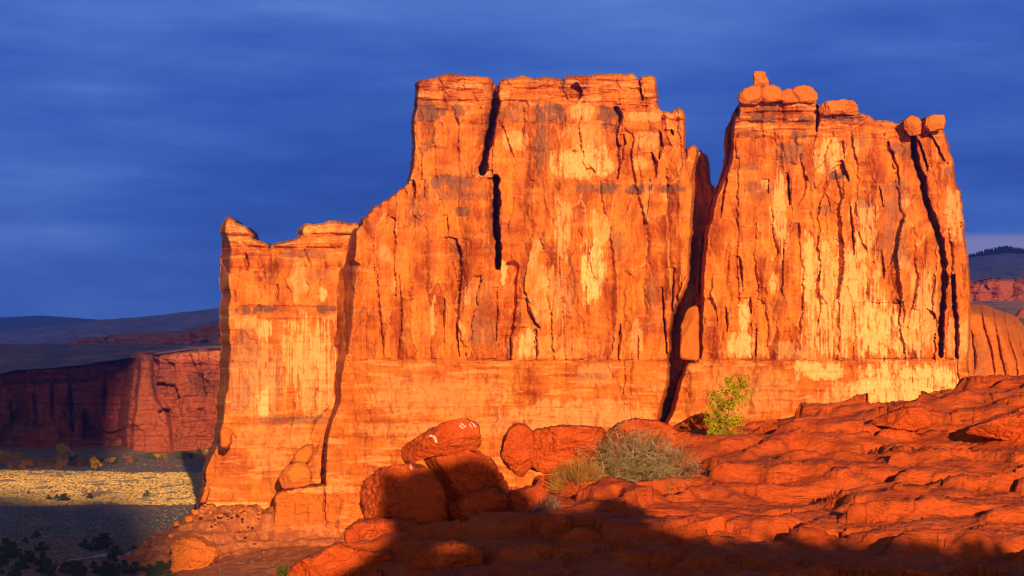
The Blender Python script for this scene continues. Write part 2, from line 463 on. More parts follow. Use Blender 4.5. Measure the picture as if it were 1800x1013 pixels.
def ring_blob(name, poly, Y, deep, mat, parent=None, seed=0, e=0.62, rough=0.10, facets=7, nth=150, nph=70, splash=None, base=None, bed=0.0, tilt=0.0):
    """a boulder: outline from a star-shaped polygon (picture pixels at distance Y), given real thickness, chipped and weathered"""
    rnd = np.random.RandomState(seed)
    pts = np.array(poly, float)
    cx, cy = pts[:, 0].mean(), pts[:, 1].mean()
    ang = np.linspace(0, 2 * math.pi, nth, endpoint=False)
    rad = np.zeros(nth)
    for k, a in enumerate(ang):
        ux, uy = math.cos(a), -math.sin(a)
        best = 0
        for i in range(len(pts)):
            (x1, y1), (x2, y2) = pts[i] - (cx, cy), pts[(i + 1) % len(pts)] - (cx, cy)
            den = ux * (y2 - y1) - uy * (x2 - x1)
            if abs(den) < 1e-9: continue
            t = (x1 * (y2 - y1) - y1 * (x2 - x1)) / den
            u = (x1 * uy - y1 * ux) / den
            if t > 0 and -1e-6 <= u <= 1 + 1e-6: best = max(best, t)
        rad[k] = best
    rad = np.where(rad == 0, rad[rad > 0].mean(), rad)
    k3 = (np.roll(rad, 1) + 2 * rad + np.roll(rad, -1)) / 4
    rad = k3
    m = Y / F
    ph = np.linspace(-math.pi / 2, math.pi / 2, nph)
    A, H = np.meshgrid(ang, ph)
    cs = np.abs(np.cos(H)) ** e
    sn = np.sign(np.sin(H)) * np.abs(np.sin(H)) ** e
    Rr = rad[None, :] * m * cs
    Pt = np.stack([Rr * np.cos(A), deep * sn, Rr * np.sin(A)], -1)
    if tilt: Pt[..., 0] += tilt * Pt[..., 1]
    size = rad.mean() * m
    for k in range(facets):                      # chipped flat faces
        nv = np.array([rnd.uniform(-1, 1), rnd.uniform(-1.3, 0.2), rnd.uniform(-0.9, 1)])
        nv /= np.linalg.norm(nv)
        pr = Pt @ nv
        lim = pr.max() * rnd.uniform(0.60, 0.90)
        if abs(nv[1]) < 0.5: lim = pr.max() * rnd.uniform(0.93, 0.98)
        Pt = Pt - np.maximum(0, pr - lim)[..., None] * nv * 0.95
    q = Pt / size
    nrm = q / (np.linalg.norm(q, axis=-1, keepdims=True) + 1e-6)
    dsp = rough * (0.50 * fbm3(q * 1.6 + seed, 4, seed, 0.55) + 0.30 * np.abs(fbm3(q * 4.0 + seed, 4, seed + 9, 0.6)) + 0.16 * fbm3(q * 11.0, 3, seed + 3, 0.6) - 0.1)
    wq = q + 0.18 * np.stack([fbm3(q * 2.2 + 3, 3, seed + 21), fbm3(q * 2.2 + 7, 3, seed + 22), fbm3(q * 2.2 + 11, 3, seed + 23)], -1)
    ck = np.abs(vn3(wq[..., 0] * 1.1 + seed, wq[..., 1] * 1.1, wq[..., 2] * 1.5, seed + 31))
    dsp = dsp - rough * 0.5 * (1 - sst(0.0, 0.05, ck))
    stp = wq[..., 2] * 3.2 + 0.6 * fbm3(q * 1.3, 3, seed + 41); fr = stp - np.floor(stp)
    dsp = dsp + rough * 0.35 * (sst(0.2, 0.9, fr) - fr)
    if bed: dsp = dsp + bed * fbm3(q * np.array([0.7, 0.7, 6.0]) + seed, 3, seed + 5)
    Pt = Pt + nrm * (dsp * size)[..., None]
    c = P(cx, cy, Y)
    V = (Pt + c).reshape(-1, 3)
    rows, cols = nph, nth
    i, j = np.meshgrid(np.arange(rows - 1), np.arange(cols), indexing='ij')
    a = (i * cols + j).ravel(); b = (i * cols + (j + 1) % cols).ravel()
    faces = np.stack([a, a + cols, b + cols, b], -1)
    spl = np.zeros(len(V))
    if splash is not None:
        pxv, pyv = CX + V[:, 0] / V[:, 1] * F, HY - V[:, 2] / V[:, 1] * F
        for pl, w in splash:
            d, _ = seg_dist(pl, pxv + 1.2 * vn(pxv / 4, pyv / 4, 3), pyv)
            spl = np.maximum(spl, (V[:, 1] < Y) * np.clip((w - d) / 1.0, 0, 1) * 0.9)
    b0 = V[V[:, 2].argmin()] if parent is None and base is None else base
    if parent is None: b0 = (float(c[0]), float(c[1]), float(V[:, 2].min()))
    return mesh_obj(name, V, faces, mat, parent, smooth=True, attrs={'splash': spl, 'bleach': np.zeros(len(V)), 'varnish': np.zeros(len(V)), 'tone': np.full(len(V), 0.6)}, base=b0)

# ================================================================== the central tower
STEP = 1.25
ct = Relief(470, 1270, 118, 1000, STEP, 800, seed=11)
rk = ct.rock(1.5, 632, 190, (30, 130))
left_side = [(587, 1000), (568, 990), (566, 850), (567, 800), (571, 765), (579, 730), (588, 695), (586, 660), (588, 640), (590, 629), (585, 600), (587, 558), (592, 508), (594, 476), (604, 464), (608, 455), (609, 440), (613, 418), (621, 401), (631, 399), (633, 383), (646, 381), (644, 371), (655, 369), (657, 361), (669, 359), (672, 350), (684, 348), (687, 341), (698, 341), (701, 330), (710, 330), (714, 318), (719, 300), (724, 268), (723, 214), (727, 180), (729, 158), (730, 144), (741, 139)]
top_edge = [(762, 138), (767, 134), (784, 129), (798, 129), (824, 134), (848, 134), (863, 136), (867, 143), (870, 149), (876, 150), (878, 141), (898, 137), (915, 132), (930, 135), (965, 135), (984, 137), (988, 142), (991, 134), (1012, 131), (1034, 133), (1050, 130), (1083, 128), (1113, 129), (1119, 133), (1123, 141), (1127, 134), (1147, 132), (1153, 136), (1155, 148), (1158, 159), (1158, 172), (1157, 189)]
right_side = [(1164, 194), (1183, 197), (1186, 193), (1194, 190), (1202, 194), (1205, 207), (1204, 234), (1204, 256), (1210, 288), (1217, 315), (1220, 335), (1219, 368), (1217, 420), (1213, 470), (1209, 505), (1196, 530), (1184, 556), (1176, 632), (1180, 640), (1177, 662), (1172, 690), (1167, 714), (1161, 736), (1150, 760), (1150, 1000)]
ct.block(left_side + top_edge + right_side, 0, L=([(300, 7), (345, 5), (400, 7), (420, 14), (458, 18), (466, 34), (600, 32), (632, 18), (660, 16), (710, 12), (760, 8), (860, 7)], 24, 1.0), Rt=([(190, 5), (300, 6), (630, 5), (700, 8)], 14, 1.3), T=(7, 6, 1.7), field=rk)
# the mass behind, closing the gap to the right-hand tower
ct.block([(1150, 300), (1200, 300), (1232, 262), (1236, 268), (1243, 271), (1248, 295), (1250, 315), (1258, 334), (1264, 420), (1264, 770), (1150, 770)], 58, Rt=(8, 8, 1.2), T=(5, 4, 1.5), field=rk * 0.6)
ct.block([(1203, 300), (1206, 258), (1212, 254), (1219, 253), (1227, 258), (1228, 272), (1222, 296), (1218, 330), (1210, 330)], 3, L=(4, 4, 1.2), Rt=(6, 8, 1.3), T=(6, 5, 1.5))
# block forward of the shoulder on the left
ct.slab([(612, 640), (606, 470), (612, 420), (624, 398), (640, 380), (656, 384), (654, 480), (660, 640)], -1.2)
# courses of the summit step back in ledges
ct.slab([(874, 150), (1005, 176), (1160, 186), (1160, 120), (870, 120)], 1.2)
ct.slab([(722, 178), (870, 178), (870, 120), (722, 120)], 1.0)
ct.slab([(1060, 186), (1100, 196), (1206, 200), (1206, 120), (1060, 120)], 2.2)
for q in [(726, 770, 118, 158, 2.0, .1), (770, 816, 118, 156, 2.4, .0), (816, 868, 118, 160, 2.2, .15), (726, 782, 158, 178, 1.4, 0), (782, 868, 160, 178, 1.6, .1), (726, 784, 178, 216, 1.3, 0), (784, 868, 178, 218, 1.4, .1), (726, 868, 218, 262, 1.2, .05), (726, 866, 262, 314, 1.5, 0),
          (876, 984, 118, 162, 2.2, .1), (876, 1004, 162, 178, 1.6, .15), (988, 1030, 118, 150, 2.2, 0), (1030, 1084, 118, 152, 2.0, .15), (1084, 1122, 118, 158, 2.4, .1), (1024, 1126, 154, 186, 2.2, .1), (1126, 1160, 118, 152, 2.2, .1), (1128, 1160, 152, 190, 2.2, 0), (876, 936, 178, 218, 1.4, 0), (936, 1004, 178, 218, 1.0, -.1),
          (1004, 1072, 178, 220, 1.2, 0), (1092, 1160, 192, 232, 2.2, .2), (1160, 1206, 186, 212, 2.6, .15), (1162, 1206, 212, 258, 2.4, 0), (880, 1084, 220, 266, 1.1, .05), (900, 1084, 266, 318, 1.2, .1), (1090, 1150, 232, 318, 1.6, 0)]: ct.bulge(*q)
# the lower course stands a little forward, with a bedding line above it
ct.slab([(560, 634), (1182, 634), (1160, 740), (1150, 1010), (560, 1010)], -1.0)
ct.slab([(560, 742), (1170, 742), (1150, 1010), (560, 1010)], -1.1)
ct.groove([(586, 631), (900, 632), (1182, 633)], 2.6, 1.6, wob=0.4)
ct.groove([(600, 718), (900, 716), (1160, 722)], 3.5, 0.6, wob=0.8)
ct.groove([(590, 742), (900, 741), (1150, 744)], 2.5, 0.5, wob=0.5)
CR = [  # (line, width, depth)
    ([(873, 138), (871, 180), (866, 214), (860, 245), (855, 270), (847, 305)], 15, 22),
    ([(872, 312), (873, 350), (873, 400), (877, 440), (876, 469)], 14, 18),
    ([(787, 417), (802, 420), (811, 450), (809, 497), (805, 548), (803, 590), (808, 629)], 6, 3.5),
    ([(663, 470), (667, 536), (675, 629)], 4, 2.2), ([(702, 480), (706, 555), (700, 627)], 4, 2.0),
    ([(783, 500), (780, 563), (782, 628)], 3.4, 2.0), ([(875, 505), (873, 575), (872, 600)], 4, 2.2),
    ([(897, 590), (898, 632)], 6, 3.2), ([(925, 525), (930, 548), (939, 566), (949, 577)], 6, 3.0), ([(943, 580), (944, 632)], 6, 2.6),
    ([(1062, 462), (1064, 489), (1070, 500)], 3, 1.6), ([(1100, 405), (1103, 458), (1096, 470)], 3, 1.6),
    ([(1091, 570), (1089, 600), (1087, 632)], 6, 2.6), ([(1122, 585), (1122, 632)], 4.5, 2.0), ([(1097, 633), (1099, 668), (1094, 697)], 3, 2.2),
    ([(1128, 500), (1141, 536), (1143, 560)], 2.6, 1.2), ([(1165, 505), (1167, 560), (1174, 632)], 4.5, 3.0),
    ([(1186, 470), (1183, 520), (1182, 556)], 4, 3.0),
    ([(1006, 345), (1009, 400), (1015, 493), (1013, 560)], 2.6, 1.3), ([(976, 330), (980, 408), (984, 517)], 2.6, 1.3),
    ([(744, 380), (748, 480), (745, 560)], 2.6, 1.2), ([(845, 400), (848, 520), (842, 600)], 2.4, 1.2),
    ([(768, 134), (777, 147), (781, 174), (786, 187), (777, 217), (781, 254)], 3, 2.0), ([(812, 134), (816, 170)], 2.6, 1.6),
    ([(1082, 190), (1092, 205), (1083, 230)], 9, 4.5), ([(1083, 232), (1087, 262), (1089, 290), (1085, 316)], 7, 3.6), ([(1096, 236), (1100, 252), (1092, 258)], 6, 2.5),
    ([(1161, 232), (1163, 258), (1158, 280)], 7, 4.0), ([(1145, 268), (1153, 288), (1153, 312)], 6, 3.2), ([(1180, 228), (1184, 238)], 7, 4.0),
    ([(1122, 134), (1127, 160), (1131, 178)], 4, 3.0), ([(986, 138), (990, 160), (1001, 178)], 3, 2.0), ([(1083, 130), (1085, 155)], 2.5, 1.6),
    ([(992, 186), (993, 224), (994, 246)], 3, 1.6), ([(924, 176), (930, 190)], 3, 1.8), ([(889, 238), (896, 258), (905, 300), (912, 340)], 3, 1.6),
    ([(727, 316), (730, 348)], 6, 4.0), ([(748, 316), (745, 346)], 4.5, 2.2), ([(713, 330), (716, 352)], 4, 2.4), ([(787, 378), (787, 417)], 4, 2.0),
    ([(818, 412), (818, 460)], 3, 1.4), ([(1045, 298), (1050, 320)], 3, 2.0), ([(640, 560), (645, 629)], 3, 1.2), ([(1040, 480), (1036, 560)], 2.4, 1.0),
    ([(1202, 330), (1196, 420), (1192, 470)], 3, 1.5), ([(1128, 345), (1134, 420), (1130, 490)], 2.4, 1.1),
    ([(880, 177), (1003, 178), (1100, 184), (1158, 188)], 3, 1.6), ([(727, 176), (780, 177), (868, 176)], 2.6, 1.4), ([(728, 215), (868, 218)], 2.2, 0.8), ([(880, 217), (1060, 219)], 2.2, 0.8),
    ([(878, 160), (980, 162)], 2.0, 0.9), ([(735, 157), (866, 160)], 2.0, 0.9),
    ([(735, 316), (870, 312)], 2.4, 0.9), ([(890, 318), (1210, 320)], 2.6, 1.2), ([(960, 342), (1210, 341)], 2.2, 0.9),
    ([(900, 577), (1090, 578)], 1.8, 0.7), ([(602, 235), (602, 236)], 1, 0.1),
    ([(572, 770), (570, 850), (569, 905), (573, 930)], 6, 3.0), ([(601, 790), (599, 850)], 2.5, 1.0), ([(645, 760), (648, 800)], 2.4, 1.0), ([(700, 745), (702, 790)], 2.2, 0.8), ([(755, 745), (757, 775)], 2.2, 0.8),
    ([(607, 655), (604, 720)], 3.0, 1.2), ([(628, 690), (630, 735)], 2.2, 0.8),
]
for pl, w, d in CR: ct.groove(pl, w if w > 3.2 else w * 0.8, d if w > 3.2 else d * 0.55, 0.1 if w > 8 else 0.75)
ct.recess([(1004, 153), (1008, 147), (1014, 144), (1022, 155), (1024, 170), (1016, 177), (1009, 164)], 6)
ct.recess([(889, 460), (905, 456), (912, 460), (910, 495), (909, 540), (905, 575), (897, 592), (893, 545), (890, 505)], 5.5)
ct.recess([(1006, 263), (1012, 264), (1010, 271), (1004, 268)], 2.5); ct.recess([(1025, 264), (1028, 266), (1027, 277), (1024, 276)], 2.5)
ct.recess([(1086, 258), (1095, 255), (1098, 270), (1094, 288), (1088, 285)], 2.2)
ct.recess([(838, 308), (846, 300), (852, 306), (846, 314)], 2.0); ct.recess([(850, 296), (868, 300), (866, 309), (852, 312)], 2.0)
ct.recess([(911, 575), (940, 577), (942, 632), (908, 632)], 1.4)
ct.recess([(1068, 470), (1092, 455), (1090, 500), (1072, 520)], 1.0)
for bx, a, st in [((1020, 420, 1062, 532), 1.0, 1), ((968, 255, 1085, 316), 0.75, 0.3), ((880, 230, 930, 266), 0.6, 0.3), ((972, 340, 1006, 460), 0.55, 1), ((1036, 365, 1058, 445), 0.6, 1), ((828, 286, 864, 312), 0.7, 0.2), ((880, 456, 893, 506), 0.9, 0.2),  # last strip is a sunlit wall of the recess, painted pale
                  ((908, 576, 942, 632), 0.85, 0.3), ((754, 525, 768, 588), 0.6, 1), ((1000, 180, 1046, 214), 0.6, 0.4), ((990, 215, 1060, 262), 0.35, 0.5), ((925, 470, 1010, 575), 0.35, 1), ((1110, 560, 1130, 630), 0.5, 0.6), ((1110, 230, 1160, 262), 0.4, 0.4),
                  ((640, 660, 900, 735), 0.25, 0.2), ((880, 700, 1160, 760), 0.38, 0.2), ((600, 742, 1160, 768), 0.30, 0.1), ((1010, 636, 1090, 680), 0.3, 0.5), ((880, 590, 1060, 632), 0.25, 0.6), ((1090, 196, 1200, 214), 0.4, 0.1)]:
    ct.patch(ct.bleach, bx, a, st)
for bx, a, st in [((728, 180, 784, 216), 0.75, 0.2), ((790, 182, 818, 217), 0.55, 0.4), ((937, 182, 1002, 217), 0.8, 0.6), ((1046, 184, 1084, 216), 0.6, 0.3), ((878, 184, 932, 216), 0.4, 0.3), ((938, 215, 966, 318), 0.5, 1), ((1042, 320, 1094, 342), 0.8, 0.3), ((1094, 322, 1150, 342), 0.7, 0.3),
                  ((1154, 324, 1190, 340), 0.95, 0.1), ((1190, 326, 1206, 338), 0.95, 0.1), ((1010, 322, 1050, 340), 0.5, 0.3), ((752, 306, 830, 336), 0.6, 0.5), ((712, 350, 742, 400), 0.35, 0.7), ((1072, 402, 1104, 450), 0.4, 0.8), ((820, 555, 872, 612), 0.4, 0.8),
                  ((800, 360, 825, 382), 0.6, 0.4), ((730, 332, 870, 352), 0.35, 0.5), ((1050, 215, 1085, 232), 0.5, 0.2), ((740, 245, 776, 268), 0.4, 0.4), ((1130, 480, 1160, 540), 0.35, 0.8), ((815, 480, 868, 560), 0.28, 0.8), ((790, 420, 812, 452), 0.3, 0.6), ((1000, 655, 1080, 668), 0.3, 0.1)]:
    ct.patch(ct.varnish, bx, a, st)
central = empty('rock_tower', P(830, 975, 800), 'broad sunlit sandstone tower in the middle, with a flat layered summit and dark vertical cracks', 'rock tower')
ct.build('cliff_face', M_cliff, central, 78)
# its foot: the low course on the left that the rest stands on
pl_ = Relief(470, 700, 840, 1000, STEP, 793, seed=23)
plf = 0.7 * fbm(pl_.PX / 40, pl_.PY / 8, 4, 5) + 0.6 * cells(pl_.WX / 12, pl_.WY / 22, 6)[1] + 0.5 * fbm(pl_.PX / 8, pl_.PY / 12, 3, 8)
pl_.block([(479, 974), (481, 930), (482, 873), (486, 866), (509, 859), (565, 852), (634, 850), (690, 850), (690, 1000), (479, 1000)], 0, L=(4, 8, 1.1), T=(4, 7, 1.3), field=plf)
for q in ([(571, 850), (570, 905), (574, 935)], [(566, 930), (560, 952)], [(600, 870), (598, 930)], [(520, 880), (518, 905)], [(540, 890), (541, 915)]): pl_.groove(q, 5 if q[0][0] == 571 else 2.4, 3 if q[0][0] == 571 else 1)
pl_.groove([(480, 926), (560, 920), (640, 922)], 2.4, 0.8)
pl_.patch(pl_.bleach, (484, 852, 640, 868), 0.4, 0.1); pl_.patch(pl_.bleach, (490, 920, 690, 940), 0.2, 0.1)
pl_.build('rock_foot', M_cliff, central, 20, base_y=900)

# ================================================================== the right-hand tower
rt = Relief(1150, 1725, 150, 800, STEP, 802, seed=37)
rk = rt.rock(1.5, 631, 235, (26, 140))
rt_left = [(1150, 800), (1150, 765), (1166, 745), (1171, 737), (1181, 708), (1191, 672), (1202, 643), (1203, 636), (1229, 633), (1229, 560), (1231, 500), (1234, 450), (1240, 397), (1248, 368), (1256, 342), (1271, 307), (1280, 283), (1284, 252), (1284, 231), (1286, 214), (1289, 207), (1300, 202), (1295, 193), (1297, 184), (1306, 177)]
rt_top = [(1306, 170), (1429, 170), (1436, 181), (1443, 184), (1508, 186), (1509, 197), (1526, 201), (1539, 211), (1564, 211), (1575, 216), (1590, 221), (1592, 209), (1600, 204), (1611, 206), (1617, 213), (1623, 214), (1628, 205), (1643, 200), (1657, 203), (1662, 213), (1657, 223), (1662, 238), (1668, 256), (1678, 287), (1680, 321), (1690, 336), (1692, 360), (1698, 411), (1700, 440), (1704, 466), (1709, 537), (1706, 590), (1704, 632), (1708, 660), (1713, 700), (1716, 800)]
rt.block(rt_left + rt_top, 0, L=([(200, 5), (300, 9), (450, 8), (632, 6), (700, 10)], 34, 1.2), Rt=([(200, 5), (450, 6)], 18, 1.4), T=(7, 6, 1.7), field=rk)
rt.slab([(1294, 170), (1440, 170), (1440, 200), (1294, 204)], 0.8)
for q in [(1290, 1330, 174, 198, 2.0, 0), (1330, 1374, 174, 198, 2.0, -.1), (1374, 1436, 174, 198, 2.2, .1), (1284, 1340, 198, 216, 2.2, 0), (1340, 1376, 198, 216, 1.8, -.1), (1376, 1438, 198, 218, 2.0, .05), (1282, 1340, 216, 244, 1.2, 0), (1340, 1436, 216, 244, 1.2, .1), (1442, 1512, 198, 222, 2.0, -.05), (1280, 1400, 244, 280, 1.0, 0), (1512, 1590, 205, 245, 1.6, .1),
          (1590, 1620, 200, 236, 2.4, .1), (1622, 1664, 200, 226, 2.6, .1), (1634, 1668, 226, 290, 2.6, 0), (1606, 1634, 236, 300, 2.4, 0)]: rt.bulge(*q)
rt.slab([(1630, 300), (1655, 440), (1672, 560), (1672, 640), (1720, 640), (1700, 300), (1664, 210), (1600, 200)], 1.6)
rt.slab([(1150, 633), (1725, 633), (1725, 810), (1150, 810)], -1.2)
rt.slab([(1150, 722), (1500, 722), (1500, 810), (1150, 810)], -1.0)
rt.groove([(1229, 632), (1450, 632), (1704, 629)], 2.8, 1.8, wob=0.4)
CR = [
    ([(1605, 236), (1606, 262), (1612, 292), (1622, 315), (1627, 350), (1640, 385), (1655, 432), (1660, 475), (1659, 523), (1655, 570), (1655, 626)], 13, 8),
    ([(1606, 232), (1620, 262), (1632, 300)], 5, 3), ([(1633, 232), (1650, 262), (1662, 285)], 4, 2.6), ([(1676, 485), (1677, 530), (1682, 570), (1682, 628)], 9, 5),
    ([(1385, 304), (1387, 335), (1389, 360)], 6, 3), ([(1436, 182), (1439, 204), (1435, 231)], 8, 5), ([(1480, 283), (1486, 300), (1493, 319)], 7, 4), ([(1481, 250), (1484, 268)], 5, 2.2),
    ([(1560, 245), (1577, 293), (1581, 326)], 4, 2), ([(1546, 328), (1553, 364)], 4, 2), ([(1446, 325), (1458, 357), (1465, 421)], 3.5, 1.8), ([(1494, 356), (1500, 420), (1502, 448)], 5, 2.4),
    ([(1280, 300), (1272, 345), (1266, 385)], 5, 2.4), ([(1312, 230), (1310, 330), (1290, 420)], 2.6, 1.2), ([(1377, 180), (1374, 240), (1368, 294)], 2.4, 1.1), ([(1337, 180), (1337, 240)], 2.4, 1.1), ([(1351, 316), (1351, 340)], 4, 1.8),
    ([(1404, 392), (1405, 420)], 5, 1.8), ([(1281, 440), (1279, 470), (1277, 518)], 3.5, 1.8), ([(1300, 450), (1302, 466), (1306, 514)], 4.5, 2.2), ([(1318, 523), (1321, 552)], 7, 3), ([(1277, 540), (1279, 584)], 5, 2.6), ([(1330, 570), (1329, 628)], 4.5, 2.2),
    ([(1385, 440), (1384, 473), (1383, 536)], 3.5, 1.8), ([(1432, 420), (1430, 537)], 2.6, 1.3), ([(1464, 477), (1468, 500), (1464, 548), (1462, 600)], 3.5, 1.8), ([(1549, 440), (1555, 488)], 4.5, 2), ([(1583, 534), (1590, 548), (1588, 575)], 5, 2.4), ([(1594, 545), (1618, 546)], 3, 1.4),
    ([(1438, 560), (1440, 626)], 2.4, 1.1), ([(1398, 585), (1406, 628)], 2.8, 1.2), ([(1500, 560), (1503, 626)], 2.2, 0.9), ([(1540, 450), (1545, 560)], 2.2, 0.9), ([(1352, 440), (1340, 560)], 2.6, 1.2), ([(1262, 450), (1256, 560), (1250, 628)], 3, 1.5), ([(1520, 380), (1524, 440)], 2.4, 1.1),
    ([(1603, 660), (1606, 692)], 3.5, 1.8), ([(1683, 633), (1683, 645), (1688, 690)], 3.5, 2), ([(1569, 662), (1572, 676), (1580, 688)], 2.6, 1.3), ([(1434, 683), (1439, 705)], 3.5, 1.6), ([(1199, 680), (1209, 690), (1212, 706)], 3.5, 1.8), ([(1349, 675), (1364, 702)], 2.2, 0.9), ([(1633, 640), (1630, 690)], 2.2, 0.9),
    ([(1290, 216), (1436, 214)], 2.6, 1.4), ([(1297, 198), (1436, 196)], 2.4, 1.2), ([(1440, 198), (1510, 199)], 3, 1.6), ([(1300, 240), (1560, 242)], 2.2, 0.9), ([(1290, 275), (1420, 279)], 2, 0.7), ([(1400, 320), (1620, 322)], 2.2, 0.8), ([(1300, 350), (1480, 352)], 2, 0.6), ([(1440, 574), (1640, 578)], 1.8, 0.6), ([(1500, 527), (1580, 530)], 2, 0.7),
]
for pl, w, d in CR: rt.groove(pl, w if w > 3.6 else w * 0.8, d if w > 3.6 else d * 0.5, 0.15 if w > 8 else 0.75)
rt.recess([(1448, 310), (1462, 298), (1480, 287), (1489, 306), (1470, 312)], 2.2); rt.recess([(1574, 528), (1590, 531), (1592, 543), (1585, 540)], 3.0); rt.recess([(1434, 274), (1439, 272), (1438, 279)], 2)
rt.recess([(1430, 300), (1450, 284), (1476, 262), (1482, 245), (1486, 250), (1484, 275), (1478, 286), (1448, 309)], 1.2)
rt.recess([(1297, 524), (1320, 523), (1320, 578), (1330, 582), (1328, 630), (1278, 630), (1279, 585), (1296, 580)], 1.0)
rt.recess([(1500, 530), (1580, 533), (1617, 546), (1620, 628), (1500, 628)], 0.9)
for bx, a, st in [((1409, 420, 1551, 630), 0.8, 1.1), ((1500, 528, 1588, 628), 0.95, 0.5), ((1560, 545, 1640, 630), 0.75, 0.8), ((1296, 523, 1320, 582), 0.9, 0.2), ((1278, 582, 1328, 631), 0.85, 0.2), ((1350, 480, 1372, 522), 0.6, 0.3), ((1388, 634, 1490, 668), 0.85, 0.4), ((1500, 634, 1694, 720), 1.0, 0.5),
                  ((1353, 304, 1385, 450), 0.65, 1), ((1429, 238, 1486, 310), 0.7, 0.3), ((1410, 400, 1438, 560), 0.8, 0.5), ((1488, 350, 1545, 450), 0.6, 1), ((1600, 470, 1652, 620), 0.6, 1), ((1660, 330, 1695, 420), 0.5, 0.7), ((1662, 560, 1704, 632), 0.5, 0.6), ((1580, 345, 1600, 368), 0.7, 0.3), ((1440, 670, 1560, 730), 0.5, 0.6), ((1220, 640, 1400, 735), 0.2, 0.3), ((1330, 600, 1440, 632), 0.4, 0.8), ((1336, 315, 1352, 335), 0.7, 0.3)]:
    rt.patch(rt.bleach, bx, a, st)
for bx, a, st in [((1310, 200, 1372, 216), 0.7, 0.3), ((1338, 182, 1366, 198), 0.55, 0.3), ((1404, 202, 1437, 222), 0.55, 0.3), ((1450, 198, 1516, 218), 0.6, 0.4), ((1386, 228, 1425, 244), 0.5, 0.3), ((1360, 248, 1420, 290), 0.45, 0.5), ((1310, 318, 1352, 350), 0.4, 0.5), ((1560, 250, 1605, 275), 0.45, 0.3), ((1552, 318, 1600, 400), 0.4, 0.8), ((1452, 302, 1488, 318), 0.75, 0.1),
                  ((1540, 380, 1600, 470), 0.4, 1), ((1440, 360, 1470, 380), 0.4, 0.3), ((1565, 550, 1570, 630), 0.4, 1), ((1300, 225, 1340, 240), 0.4, 0.3), ((1660, 290, 1682, 318), 0.4, 0.3), ((1505, 345, 1540, 366), 0.4, 0.5), ((1480, 235, 1530, 262), 0.35, 0.5), ((1290, 285, 1340, 300), 0.3, 0.3)]:
    rt.patch(rt.varnish, bx, a, st)
right = empty('rock_tower', P(1450, 760, 802), 'sunlit sandstone tower on the right, topped by stacked round cap rocks and a little spire', 'rock tower')
rt.build('cliff_face', M_cliff, right, 40)
def cap(poly, nm='cap_rock', deep=3.5, seed=1, Y=804, parent=right, bed=0.035):
    return ring_blob(nm, poly, Y, deep, M_cliff, parent, seed, e=0.62, rough=0.13, facets=5, nth=110, nph=56, bed=bed)
cap([(1297, 176), (1299, 165), (1306, 157), (1320, 152), (1336, 151), (1339, 162), (1339, 178), (1330, 184), (1304, 183)], seed=3, deep=3.6)
cap([(1336, 176), (1336, 158), (1343, 151), (1361, 150), (1371, 154), (1375, 166), (1374, 178), (1345, 182)], seed=4, deep=3.6)
cap([(1371, 176), (1374, 161), (1386, 156), (1397, 160), (1404, 170), (1402, 182), (1376, 182)], seed=5, deep=3.0)
cap([(1386, 160), (1397, 153), (1412, 150), (1428, 153), (1437, 163), (1436, 174), (1428, 183), (1402, 182), (1394, 168)], seed=6, deep=3.6, Y=805)
cap([(1323, 156), (1325, 141), (1323, 131), (1327, 126), (1337, 124), (1346, 127), (1346, 134), (1351, 142), (1352, 156), (1338, 158)], 'spire', seed=7, deep=2.0)
cap([(1438, 194), (1444, 183), (1458, 177), (1481, 174), (1501, 178), (1511, 184), (1516, 191), (1508, 201), (1450, 203)], seed=8, deep=4.2, Y=803, bed=0.08)
cap([(1589, 226), (1589, 211), (1600, 203), (1613, 206), (1619, 214), (1618, 236), (1600, 240)], seed=9, deep=2.8, Y=801.5)
cap([(1622, 222), (1627, 207), (1640, 201), (1659, 203), (1662, 213), (1657, 228), (1634, 232)], seed=10, deep=3.0, Y=801.5)

# ================================================================== the fin on the left
lf = Relief(335, 690, 374, 915, STEP, 821, seed=53)
rk = lf.rock(1.15, 545, 455, (30, 60))
lf_out = [(690, 910), (345, 910), (344, 884), (346, 878), (352, 862), (357, 850), (355, 834), (358, 816), (370, 785), (378, 740), (381, 695), (382, 679), (387, 618), (385, 558), (389, 515), (385, 504), (384, 481), (388, 451), (389, 415), (387, 408), (390, 391), (395, 384), (401, 381), (409, 385), (417, 391), (426, 396), (434, 399), (441, 407), (440, 414), (446, 420), (463, 424), (471, 430), (474, 437), (478, 431), (491, 424), (518, 419), (525, 414), (521, 407), (526, 400), (537, 393), (551, 394), (566, 392), (578, 387), (602, 388), (615, 391), (640, 392), (690, 392)]
lf.block(lf_out, 0, L=([(385, 6), (415, 12), (440, 19), (550, 18), (680, 20), (740, 14), (790, 12), (820, 8), (880, 7)], 30, 1.04), T=(8, 7, 1.7), field=rk)
lf.slab([(384, 436), (690, 436), (690, 380), (384, 380)], 1.0)
lf.slab([(340, 740), (690, 736), (690, 915), (340, 915)], -0.8)
for q in [(384, 446, 380, 414, 2.4, .2), (384, 476, 414, 437, 2.0, .15), (478, 640, 414, 437, 2.0, .15), (520, 690, 385, 413, 2.6, .2), (404, 476, 437, 472, 1.2, 0), (476, 690, 437, 470, 1.2, 0)]: lf.bulge(*q)
